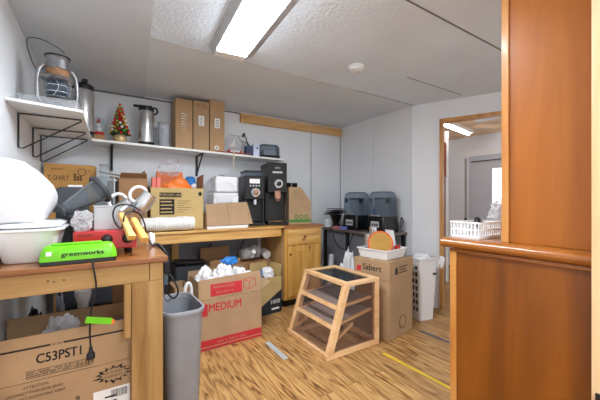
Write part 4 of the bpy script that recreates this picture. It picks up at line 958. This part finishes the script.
# the 1000 box with bottles
q = px(271, 314, Z=0)
tb_ = thing('cardboard_box', 'open carton with a black 1000 corner against the pine cabinet', 'box', (1.53, 3.155, 0), 6)
b = MB(); L2, W2, H2 = .26, .28, .40; w = .004
b.box((0, 0, w / 2), (L2, W2, w))
for s_ in (-1, 1): b.box((s_ * (L2 / 2 - w / 2), 0, H2 / 2), (w, W2, H2)); b.box((0, s_ * (W2 / 2 - w / 2), H2 / 2), (L2 - 2 * w, w, H2))
b.build('box_body', CARDY, tb_)
MB().poly([(-L2 / 2, -W2 / 2 - .0012, 0), (L2 / 2, -W2 / 2 - .0012, 0), (L2 / 2, -W2 / 2 - .0012, .25), (-L2 / 2, -W2 / 2 - .0012, .1)], (0, .0012, 0)).build('black_corner', plain('navy_black_print', (30, 38, 46), .6), tb_)
text('1000', WINK, tb_, front(-.01, -W2 / 2 - .0018, .105), .045, .12); MB().span((.0, -W2 / 2 - .002, .04), (.1, -W2 / 2 - .0012, .06)).build('small_print', WINK, tb_)
for sd, an, ln_ in (('right', 10, .12), ('back', 5, .12)):
    MB().poly([(-.12, 0, .003), (.12, 0, .003), (.11, 0, ln_), (-.11, 0, ln_)], (0, w, 0)).build('flap', CARDY, tb_, xf=flap_matrix(sd, L2, W2, H2, an))
single('crumpled_paper', 'crumpled white paper spilling from the carton marked 1000', 'paper', MB().blob((0, 0, 0), (.062, .06, .1), 41, .3, 1.8, 4, crease=.5), PAPER, (1.55, 3.12, .40), smooth=22)
single('blue_cap_bottle', 'blue capped bottle between the moving carton and carton marked 1000', 'bottle', MB().lathe([(.03, 0), (.032, .02), (.032, .34), (.014, .4), (.014, .42), (.022, .42), (.022, .47), (.005, .472)], seg=20), BLUE, (1.452, 3.11, .006), smooth=35)
def jug(label, loc, rz, tiltx):
    t = thing('plastic_jug', label, 'jug', loc, rz, 'white plastic jugs under the workbench')
    M = rot(x=tiltx)
    MB().rrect([(0, .055, .055, .02), (.01, .062, .062, .025), (.15, .062, .062, .03), (.2, .03, .03, .028), (.22, .022, .022, .02)]).build('jug_body', plain('milky_plastic', (226, 228, 226), .4) if 'milky_plastic' not in bpy.data.materials else bpy.data.materials['milky_plastic'], t, smooth=40, xf=M)
    MB().lathe([(.024, .221), (.026, .224), (.026, .246), (.02, .25)], seg=20).build('jug_cap', WHITEPL, t, smooth=35, xf=M)
    MB().tube([(.0, -.05, .16), (0, -.06, .2), (0, -.03, .21)], .008).build('jug_handle', WHITEPL, t, smooth=60, xf=M)
jz = .42
single('stock_carton', 'plain tan carton standing behind the carton marked 1000', 'box', MB().span((-.2, -.12, 0), (.2, .12, .53)), CARDD, (1.50, 3.47, 0))
jug('white plastic jug with cap toward viewer behind the MEDIUM carton right corner', (1.385, 3.46, .60), 10, 75)
single('plastic_bag', 'knotted clear white plastic bag beside the white plastic jug', 'bag', MB().blob((0, 0, 0), (.062, .065, .075), 51, .3, 1.8, 4, crease=.4), BAGC, (1.532, 3.41, .64), smooth=25)
single('white_bottle', 'round white bottle end resting against the pine cabinet side', 'bottle', MB().lathe([(.02, 0), (.048, .004), (.052, .015), (.052, .13), (.03, .16), (.018, .18), (.018, .2)], m=rot(x=-80), seg=24), WHITEPL, (1.662, 3.36, .584), smooth=40)
# grey bin
q = px(181, 302, Z=.62)
tbn = thing('waste_bin', 'tall grey plastic waste bin beside the right leg of work table', 'bin', (.388, 2.04, 0), 2)
MB().rrect([(0, .085, .17, .05), (.02, .09, .175, .055), (.585, .11, .195, .07), (.585, .106, .191, .066), (.02, .08, .165, .05)]).build('bin_body', MGREY, tbn, smooth=40)
MB().rrect([(.586, .111, .196, .07), (.584, .119, .204, .075), (.604, .122, .207, .078), (.61, .117, .202, .074), (.608, .109, .194, .068), (.588, .106, .191, .066)], cap0=False, cap1=False).build('bin_rim', MGREY, tbn, smooth=50)

# ================================================================== DISPLAY CASE
DX0, DX1, DY0, DY1, DH = 1.445, 2.02, 1.89, 2.5, .575
DT = 1.64
dc = thing('display_case', 'slant fronted birch wood display case with clear panels on the floor', 'display case', (0, 0, 0))
def bar(mb, a, b_, w, up=(0, 0, 1)):
    a, b_ = Vector(a), Vector(b_); d_ = (b_ - a); L = d_.length; z = d_.normalized(); x = Vector(up).cross(z).normalized(); y_ = z.cross(x)
    M = Matrix((x, y_, z)).transposed().to_4x4(); M.translation = (a + b_) / 2
    mb.box((0, 0, 0), (w[0], w[1], L)); 
    vs = mb.b.verts[:][-8:]
    for v in vs: v.co = M @ v.co
t2 = .02
slx = (DT - DX0) / DH
def fx(z): return DX0 + slx * z
fr = MB()      # base frame
for yy in (DY0 + t2, DY1 - t2): fr.span((DX0 + 2 * t2, yy - t2, 0), (DX1, yy + t2, .04))
fr.span((DX0, DY0, 0), (DX0 + 2 * t2, DY1, .04)); fr.span((DX1 - .04, DY0 + .04, 0), (DX1, DY1 - .04, .04)); fr.build('base_frame', BIRCH, dc, bevel=.003)
for yy in (DY0, DY1 - .045):
    MB().poly([(fx(.04), yy, .041), (fx(.04) + .055, yy, .041), (fx(DH - .03) + .055, yy, DH - .031), (fx(DH - .03), yy, DH - .031)], (0, .045, 0)).build('slanted_post', BIRCH, dc, bevel=.003)
    MB().span((DX1 - .045, yy, .041), (DX1, yy + .045, DH - .031)).build('back_post', BIRCH, dc, bevel=.003)
tf = MB()
tf.span((DT - .006, DY0, DH - .03), (DT + .05, DY1, DH)); tf.span((DX1 - .05, DY0, DH - .03), (DX1, DY1, DH))
for yy in (DY0, DY1 - .05): tf.span((DT + .05, yy, DH - .03), (DX1 - .05, yy + .05, DH))
tf.build('top_frame', BIRCH, dc, bevel=.003)
MB().span((DT + .045, DY0 + .045, DH - .018), (DX1 - .045, DY1 - .045, DH - .013)).build('top_pane', clear('dark_acrylic', (150, 152, 154), (84, 88, 90), .3, .1), dc)
for zf, tilt in ((.36, .03), (.215, .07)):
    x0 = fx(zf) + .004
    MB().poly([(x0, DY0 + .046, zf), (x0 + .03, DY0 + .046, zf), (x0 + .03, DY0 + .046, zf + .028), (x0 + .008, DY0 + .046, zf + .028)], (0, DY1 - DY0 - .092, 0)).build('shelf_front_bar', BIRCH, dc)
    for yy in (DY0 + .05, DY1 - .07):
        MB().poly([(x0 + .032, yy, zf), (DX1 - .05, yy, zf + tilt), (DX1 - .05, yy, zf + tilt + .022), (x0 + .032, yy, zf + .022)], (0, .02, 0)).build('shelf_rail', BIRCH, dc)
    MB().poly([(x0 + .032, DY0 + .071, zf + .012), (DX1 - .05, DY0 + .071, zf + tilt + .012), (DX1 - .05, DY0 + .071, zf + tilt + .016), (x0 + .032, DY0 + .071, zf + .016)], (0, DY1 - DY0 - .142, 0)).build('shelf_pane', CASEG, dc)
for yy in (DY0 + .05, DY1 - .07): MB().poly([(DX0 + .07, yy, .06), (DX0 + .32, yy, .205), (DX0 + .31, yy, .225), (DX0 + .06, yy, .08)], (0, .02, 0)).build('loose_rail', BIRCH, dc)
MB().poly([(fx(.041) + .01, DY0 + .046, .041), (fx(.041) + .013, DY0 + .046, .041), (fx(DH - .031) + .013, DY0 + .046, DH - .031), (fx(DH - .031) + .01, DY0 + .046, DH - .031)], (0, DY1 - DY0 - .092, 0)).build('front_pane', CASEG, dc)
for yy in (DY0 + .018, DY1 - .022): MB().poly([(fx(.041) + .056, yy, .041), (DX1 - .046, yy, .041), (DX1 - .046, yy, DH - .031), (fx(DH - .031) + .056, yy, DH - .031)], (0, .003, 0)).build('side_pane', CASEG, dc)

# ================================================================== RIGHT-HAND BOXES, TRAY, LAUNDRY BIN
A = px(389.5, 342, Z=0); B = px(412.4, 328.5, Z=0)
ang = math.degrees(math.atan2(B.y - A.y, B.x - A.x)); LB = (B - A).length; WB = .38
nx = Vector((math.cos(R(ang)), math.sin(R(ang)), 0)); ny = Vector((-math.sin(R(ang)), math.cos(R(ang)), 0))
cc_ = A + nx * LB / 2 + ny * WB / 2
lo = thing('cardboard_box', 'tall closed brown carton on the floor right of the display case', 'box', cc_, ang)
MB().box((0, 0, .264), (LB, WB, .528)).build('box_body', CARDM, lo, bevel=.004)
rm = MB().ring((0.02, -WB / 2, .12), .06, .003, rot(x=90), n=24, seg=6); rm.span((-.01, -WB / 2 - .001, .07), (.0, -WB / 2, .1)).build('printed_ring', INK, lo)
MB().lathe([(.006, 0), (.006, .001)], (-.0, -WB / 2, .41), rot(x=90), 10).build('printed_dot', INK, lo)
up = thing('cardboard_box', 'shallow carton with dark lettering stacked on the tall closed brown carton', 'box', cc_ + Vector((0, 0, .529)), ang)
MB().box((0, 0, .087), (LB + .006, WB + .006, .174)).build('box_body', CARDM, up, bevel=.004)
MB().box((0, 0, .1745), (LB + .008, .05, .001)).build('packing_tape', TAPE, up)
text('Sabert', INK, up, side(-LB / 2 - .0038, .09, .07), .055, .2, bold=.02)
MB().box((-LB / 2 - .0036, .135, .075), (.001, .05, .05)).build('printed_square', REDINK, up)
pm = MB()
pm.poly([(-.12, -WB / 2 - .004, .045), (-.07, -WB / 2 - .004, .045), (-.07, -WB / 2 - .004, .09), (-.095, -WB / 2 - .004, .12), (-.12, -WB / 2 - .004, .09)], (0, .001, 0))
for k in range(3): pm.span((-.05, -WB / 2 - .004, .05 + k * .025), (.1 - .03 * (k % 2), -WB / 2 - .003, .06 + k * .025))
pm.build('printed_mark', INK, up)
TZ = .529 + .1755
ty = thing('white_tray', 'white plastic tray sitting on the topmost carton beside the display case', 'tray', cc_ + Vector((-.02, 0, TZ)), ang - 2)
MB().rrect([(0, .15, .145, .015), (.004, .155, .15, .018), (.085, .175, .168, .02), (.085, .17, .163, .018), (.006, .148, .143, .014)]).build('tray_body', WHITEPL, ty, smooth=35)
MB().rrect([(.0855, .176, .169, .02), (.084, .184, .177, .024), (.09, .184, .177, .024), (.0915, .176, .169, .02), (.0905, .17, .163, .018), (.0865, .17, .163, .018)], cap0=False, cap1=False).build('tray_rim', WHITEPL, ty, smooth=35)
tw = lambda a, b_, z: cc_ + nx * a + ny * b_ + Vector((0, 0, TZ + z))
# amber disc with red rim, leaning in the tray
dm = rot(z=ang) @ rot(x=80, z=-52)
am = thing('amber_plate', 'round amber plate with red rim leaning upright in the white tray', 'plate', tw(-.085, -.02, .135))
MB().lathe([(.105, -.004), (.108, .0), (.105, .004)], m=dm, seg=36).build('plate_disc', AMBER, am, smooth=30)
MB().ring((0, 0, 0), .11, .008, dm, n=36).build('plate_rim', plain('orange_red_rim', (222, 96, 40), .4), am, smooth=60)
for k, (a, b_, hh, lb_) in enumerate(((-.10, .105, .21, 'shorter steel cup in the white tray behind the amber plate'), (-.01, .112, .27, 'taller steel cup in the white tray behind the amber plate'))):
    single('steel_cup', lb_, 'cup', MB().lathe([(.032, 0), (.034, .006), (.036, hh), (.033, hh), (.031, .01)], seg=28), STEEL, tw(a, b_, .0065), group='steel cups in the tray', smooth=35)
for k, (a, b_, lb_) in enumerate(((.13, -.115, 'red and white packet inside the white tray front'), (.09, -.06, 'orange packet lying in the white tray behind its rim'))):
    single('small_packet', lb_, 'packet', MB().box((0, 0, .05), (.07, .03, .1), rot(x=-12)), (RED, ORANGE)[k], tw(a - .06, b_, .012), rz=ang, bevel=.004)
single('white_card', 'white paper card slanting across the right side of the white tray', 'card', MB().poly([(-.1, 0, .085), (.07, -.01, .05), (.09, .06, .09), (-.08, .06, .165)], (0, .001, .003)), PAPER, tw(.11, .03, .05), rz=ang)
sh = MB().poly([(-.055, 0, 0), (.055, 0, 0), (.06, .05, .24), (-.05, .05, .24)], (0, .003, 0))
single('white_sheet', 'white sheet leaning beside the white tray over the laundry bin', 'sheet', sh, PAPER, cc_ + nx * (LB / 2 + .02) + ny * .03 + Vector((0, 0, TZ - .0)), rz=ang + 80)
# laundry bin
lbn = thing('laundry_bin', 'tall white plastic laundry bin with oval hole rows beside the brown carton', 'laundry bin', (2.85, 2.07, 0), -8); lbn.scale = (.9, .9, 1)
def hx(z): return .105 + .035 * z / .64
def bwall(z0, z1, n=6): return
hb = .64
def ring_at(z, k=1.0):
    h = hx(z); return (z, h * k, h * .86 * k, .04)
MB().rrect([ring_at(0), ring_at(.004), ring_at(.06)], cap1=False).build('bin_foot', WHITEPL, lbn, smooth=40)
MB().rrect([ring_at(.6), ring_at(hb)], cap0=False, cap1=False).build('bin_collar', WHITEPL, lbn, smooth=40)
pan = MB()      # full front (-y) and right (+x) walls, slotted left (-x) and back
def wallstrip(f0, f1, z0, z1, sd):
    P = []
    for z in (z0, z1):
        h, k = hx(z), hx(z) * .86
        for f in (f0, f1):
            P.append({'f': (h * f, -k, z), 'b': (h * f, k, z), 'r': (h, k * f, z), 'l': (-h, k * f, z)}[sd])
    nv = {'f': (0, .004, 0), 'b': (0, -.004, 0), 'r': (-.004, 0, 0), 'l': (.004, 0, 0)}[sd]
    pan.poly([P[0], P[1], P[3], P[2]], nv)
wallstrip(-.72, .72, .06, .6, 'f'); wallstrip(-.68, .68, .06, .6, 'r')
for sd in 'lb':
    for f0, f1 in ((-.7, -.55), (-.22, -.08), (.22, .36), (.55, .7)): wallstrip(f0, f1, .06, .6, sd)
    for k in range(8): wallstrip(-.7, .7, .06 + k * .0735, .06 + k * .0735 + .026, sd)
pan.build('bin_walls', WHITEPL, lbn)
cor = MB()
for a0, qx, qy in ((0, 1, 1), (90, -1, 1), (180, -1, -1), (270, 1, -1)):
    rs = []
    for z in (.058, .602):
        h, k = hx(z), hx(z) * .86; ring = []
        for j in range(7):
            a = R(a0 + 90 * j / 6); ring.append(Vector((qx * (h - .04) + .04 * math.cos(a), qy * (k - .04) + .04 * math.sin(a), z)))
        for j in range(6, -1, -1):
            a = R(a0 + 90 * j / 6); ring.append(Vector((qx * (h - .04) + .036 * math.cos(a), qy * (k - .04) + .036 * math.sin(a), z)))
        rs.append(ring)
    cor.rings(rs)
cor.build('bin_corners', WHITEPL, lbn, smooth=30)
h = hx(hb)
MB().rrect([(hb, h, h * .86, .04), (hb - .012, h + .016, h * .86 + .016, .05), (hb + .008, h + .02, h * .86 + .02, .055), (hb + .012, h + .012, h * .86 + .012, .05), (hb + .01, h - .005, h * .86 - .005, .04)], cap0=False, cap1=False).build('bin_rim', WHITEPL, lbn, smooth=50)
MB().span((h * .4, -h * .86 - .006, hb - .17), (h * .75, -h * .86 + .008, hb - .15)).build('logo_slot', DGREY, lbn)
single('laundry_heap', 'dark cloth heap seen through the holes of the white laundry bin', 'laundry', MB().rrect([(.004, .08, .065, .03), (.3, .092, .076, .03), (.5, .097, .08, .04), (.53, .07, .05, .04)]), plain('dark_cloth', (62, 58, 50), .9, var=.4, scale=18), (2.85, 2.07, .003), rz=-8, smooth=40)
single('bin_liner', 'white plastic liner draped over the rim of the laundry bin', 'liner', MB().blob((0, 0, .6), (.09, .078, .05), 61, .2, 1.8, 4, crease=.3), BAGW, (2.85, 2.07, .035), smooth=30)
single('liner_knot', 'twisted end of white liner hanging at the laundry bin right corner', 'liner', MB().blob((0, 0, 0), (.03, .025, .06), 63, .4, 2, 3, crease=.5), BAGW, (2.985, 1.925, .60), smooth=30)

# ================================================================== DESK WITH BLENDERS
dk = thing('metal_desk', 'dark grey metal desk along the right wall carrying two blenders', 'desk', (0, 0, 0))
KX0 = 2.63
MB().span((KX0, 2.46, DESK - .03), (RIGHT - .022, 3.56, DESK - .001)).build('desk_top', plain('worn_brown_top', (104, 94, 86), .5, var=.15), dk, bevel=.004)
MB().span((KX0 + .05, 2.50, .1), (KX0 + .065, 3.5, DESK - .031)).build('front_panel', plain('slate_grey_metal', (116, 119, 126), .5), dk)
for yy in (2.48, 3.02, 3.5): MB().span((KX0 + .01, yy, 0), (KX0 + .049, yy + .035, DESK - .031)).build('leg', BLACKM, dk)
for yy in (2.48, 3.5): MB().span((RIGHT - .065, yy, 0), (RIGHT - .03, yy + .035, DESK - .031)).build('leg', BLACKM, dk)
def blender(label, loc, rz):
    t = thing('enclosed_blender', label, 'blender', loc, rz, 'blenders with smoked covers'); t.scale = (1.08, 1.12, 1.06)
    MB().rrect([(0, .13, .12, .02), (.015, .135, .125, .025), (.17, .125, .115, .03), (.18, .12, .11, .03)]).build('blender_base', BLACK, t, smooth=35)
    pl = MB().span((-.136, -.055, .055), (-.128, .055, .125)).build('control_panel', LGREY, t, bevel=.003)
    mk = MB()
    for k in range(3): mk.span((-.138, -.045 + k * .032, .075), (-.1362, -.022 + k * .032, .1))
    mk.build('panel_buttons', DGREY, pl)
    MB().span((-.14, -.06, .182), (-.125, .06, .2)).build('chrome_latch', STEEL, t, bevel=.004)
    MB().rrect([(.181, .125, .11, .03), (.4, .125, .11, .04), (.45, .115, .1, .05), (.465, .09, .08, .05)]).build('smoked_cover', SMOKE, t, smooth=50)
    MB().rrect([(.182, .05, .05, .015), (.36, .07, .07, .02), (.37, .07, .07, .02)]).build('blender_jar', SMOKEC, t, smooth=40)
    MB().rrect([(.371, .072, .072, .02), (.395, .066, .066, .02)]).build('jar_lid', BLACK, t, smooth=40)
    for s_ in (-1, 1): MB().lathe([(.03, 0), (.03, .006)], (-.06, s_ * .112, .36), rot(x=-90 * s_), 20).build('hinge_disc', BLACK, t)
    return t
b1 = px(356, 231, Z=DESK); b2 = px(385, 232, Z=DESK)
blender('left smoked cover blender on the metal desk, nearer the corner', (2.85, 3.07, DESK), 4)
blender('right smoked cover blender on the metal desk, nearer the doorway', (2.88, 2.645, DESK), 4)
single('blue_bottle', 'blue cleaning bottle standing between the two smoked blenders', 'bottle', MB().lathe([(.03, 0), (.034, .01), (.034, .2), (.015, .25), (.015, .28)], seg=20), BLUE, (2.98, 2.87, DESK), smooth=35)
cdk = MB().tube([(3.03, 2.50, DESK + .05), (3.045, 2.50, DESK + .16), (3.05, 2.49, DESK + .17), (3.05, 2.48, DESK + .1), (3.04, 2.5, DESK + .03), (3.07, 2.485, DESK + .008)], .008)
single('grey_power_cord', 'grey power cord looping at the right of the right blender', 'cord', cdk, DGREY, smooth=60)
st_ = thing('tray_stack', 'stack of black trays on a funnel stand at left end of the desk', 'trays', (2.76, 3.40, DESK), 12)
MB().lathe([(.05, 0), (.06, .01), (.04, .05), (.05, .09), (.09, .185)], seg=20).build('stand', BLACK, st_, smooth=35)
for k in range(4): MB().box((-.02 + .012 * k, .01 * (k % 2), (.20 + k * .022)), (.27 - .015 * k, .2, .01), rot(y=-4 + 2 * k, z=k * 7)).build('tray', BLACK if k % 2 else DGREY, st_, bevel=.003)
single('striped_packet', 'red and white striped packet lying at the desk front edge', 'packet', MB().box((0, 0, .015), (.08, .12, .03)), plain('pink_red_card', (206, 120, 122), .6, var=.2, scale=30), (2.675, 3.26, DESK), rz=10, bevel=.003)
single('blue_packet', 'small blue and white packet before the left blender on desk', 'packet', MB().box((0, 0, .02), (.045, .09, .04)), plain('blue_white_card', (110, 116, 190), .6, var=.3, scale=40), (2.655, 3.11, DESK), rz=4, bevel=.003)
single('white_bag', 'small white bag slumped on desk corner beside the pine cabinet', 'bag', MB().blob((0, 0, .06), (.05, .05, .07), 71, .3, 1.6, 3, flat=-.059, crease=.3), BAGW, (2.70, 3.515, DESK), smooth=30)
cdl = MB().tube([(2.625, 3.3, DESK - .03), (2.615, 3.25, .72), (2.61, 3.15, .63), (2.615, 3.02, .62), (2.622, 2.95, .7), (2.625, 2.9, DESK - .03)], .006)
single('black_cable', 'black cable drooping below the desk front edge', 'cable', cdl, CORD, smooth=60)
single('grey_tube', 'pale grey cardboard tube leaning between the pine cabinet and desk', 'tube', MB().rod((0, 0, .02), (.2, .22, .50), .035, seg=20), LGREY, (2.36, 3.03, .015), smooth=40)
single('white_bundle', 'white crumpled plastic bundle on the floor behind the display case', 'bundle', MB().blob((0, 0, .3), (.09, .09, .32), 73, .35, 1.7, 4, flat=-.299, crease=.6), BAGW, (2.36, 2.68, 0), smooth=30)

# ================================================================== BASKET ON THE LEDGE
bk0 = px(450, 235.5, Z=LEDGE); 
bt = thing('white_basket', 'white slatted plastic basket on the end of half wall ledge', 'basket', (1.60, .845, LEDGE), -2)
bl, bw_, bh = .095, .07, .082
m_ = MB().span((-bl, -bw_, 0), (bl, bw_, .006)); m_.build('basket_floor', WHITEPL, bt)
sl_ = MB()
for s_ in (-1, 1):
    for k in range(11): x_ = -bl + k * 2 * bl / 10; sl_.span((x_ - .0035, s_ * bw_ - .002, .006), (x_ + .0035, s_ * bw_ + .002, bh - .004))
    for k in range(1, 8): y_ = -bw_ + k * 2 * bw_ / 8; sl_.span((s_ * bl - .002, y_ - .0035, .006), (s_ * bl + .002, y_ + .0035, bh - .004))
for z_ in (.006, .04): 
    for s_ in (-1, 1): sl_.span((-bl, s_ * bw_ - .0025, z_), (bl, s_ * bw_ + .0025, z_ + .008)).span((s_ * bl - .0025, -bw_, z_), (s_ * bl + .0025, bw_, z_ + .008))
sl_.build('basket_slats', WHITEPL, bt)
rm = MB()
for s_ in (-1, 1): rm.span((-bl - .005, s_ * bw_ - .005, bh - .008), (bl + .005, s_ * bw_ + .005, bh)).span((s_ * bl - .005, -bw_ + .005, bh - .008), (s_ * bl + .005, bw_ - .005, bh))
rm.build('basket_rim', WHITEPL, bt, bevel=.002)
single('clear_bag', 'clear bag of white goods behind the slatted basket on ledge', 'bag', MB().blob((0, 0, .075), (.085, .075, .125), 81, .3, 1.8, 4, flat=-.0745, crease=.4), BAGC, (1.80, .80, LEDGE + .001), smooth=25)
tr_ = thing('tape_dispenser', 'brown and black tape roll lying in the slatted basket', 'tape roll', (1.635, .835, LEDGE + .057))
MB().ring((0, 0, 0), .035, .016, rot(x=60, z=20), n=24).build('tape_ring', BLACK, tr_, smooth=60); MB().ring((0, -.002, .004), .026, .01, rot(x=60, z=20), n=24).build('tape_core', HANDLE, tr_, smooth=60)

# ================================================================== TAPE ON THE FLOOR
def strip(a, b_, w, label, mat):
    A_, B_ = px(*a, Z=0), px(*b_, Z=0); d_ = (B_ - A_); n_ = Vector((-d_.y, d_.x, 0)).normalized() * w / 2
    m = MB().poly([(0, 0, 0) + Vector(), ] if False else [A_ - n_ - A_, B_ - n_ - A_, B_ + n_ - A_, A_ + n_ - A_], (0, 0, .0008))
    single('floor_tape', label, 'tape', m, mat, (A_.x, A_.y, .0004))
strip((383, 353), (452, 389), .024, 'yellow tape strip stuck on the floor before the half wall', YTAPE)
strip((267, 342), (286, 359), .045, 'short grey tape strip stuck on the floor before the moving carton', GTAPE)
strip((421, 331), (452, 344), .03, 'dark blue grey tape strip on the floor near the laundry bin', plain('slate_tape', (76, 86, 104), .5))

# ================================================================== LIGHT, CAMERA
W = bpy.data.worlds.new('World'); bpy.context.scene.world = W; W.use_nodes = True
bg_ = W.node_tree.nodes['Background']; bg_.inputs['Color'].default_value = (.9, .95, 1, 1); bg_.inputs['Strength'].default_value = .7
def area(name, loc, rx, size, e, col=(1, 1, 1)):
    l = bpy.data.lights.new(name, 'AREA'); l.shape = 'RECTANGLE'; l.size, l.size_y = size; l.energy = e; l.color = col
    o = bpy.data.objects.new(name, l); C.objects.link(o); o.location = loc; o.rotation_euler = rx; return o
cam = bpy.data.cameras.new('Camera'); co = bpy.data.objects.new('Camera', cam); C.objects.link(co)
co.location = (0, 0, EYE); co.rotation_euler = (R(90), 0, -YAW); cam.lens = FOC / 600 * 36; cam.sensor_width = 36; cam.clip_start = .02
bpy.context.scene.camera = co
vs = bpy.context.scene.view_settings
vs.view_transform = 'Standard'; vs.look = 'None'; vs.gamma = 1; vs.use_curve_mapping = False; vs.exposure = 1.1
bpy.context.scene.cycles.transparent_max_bounces = 40
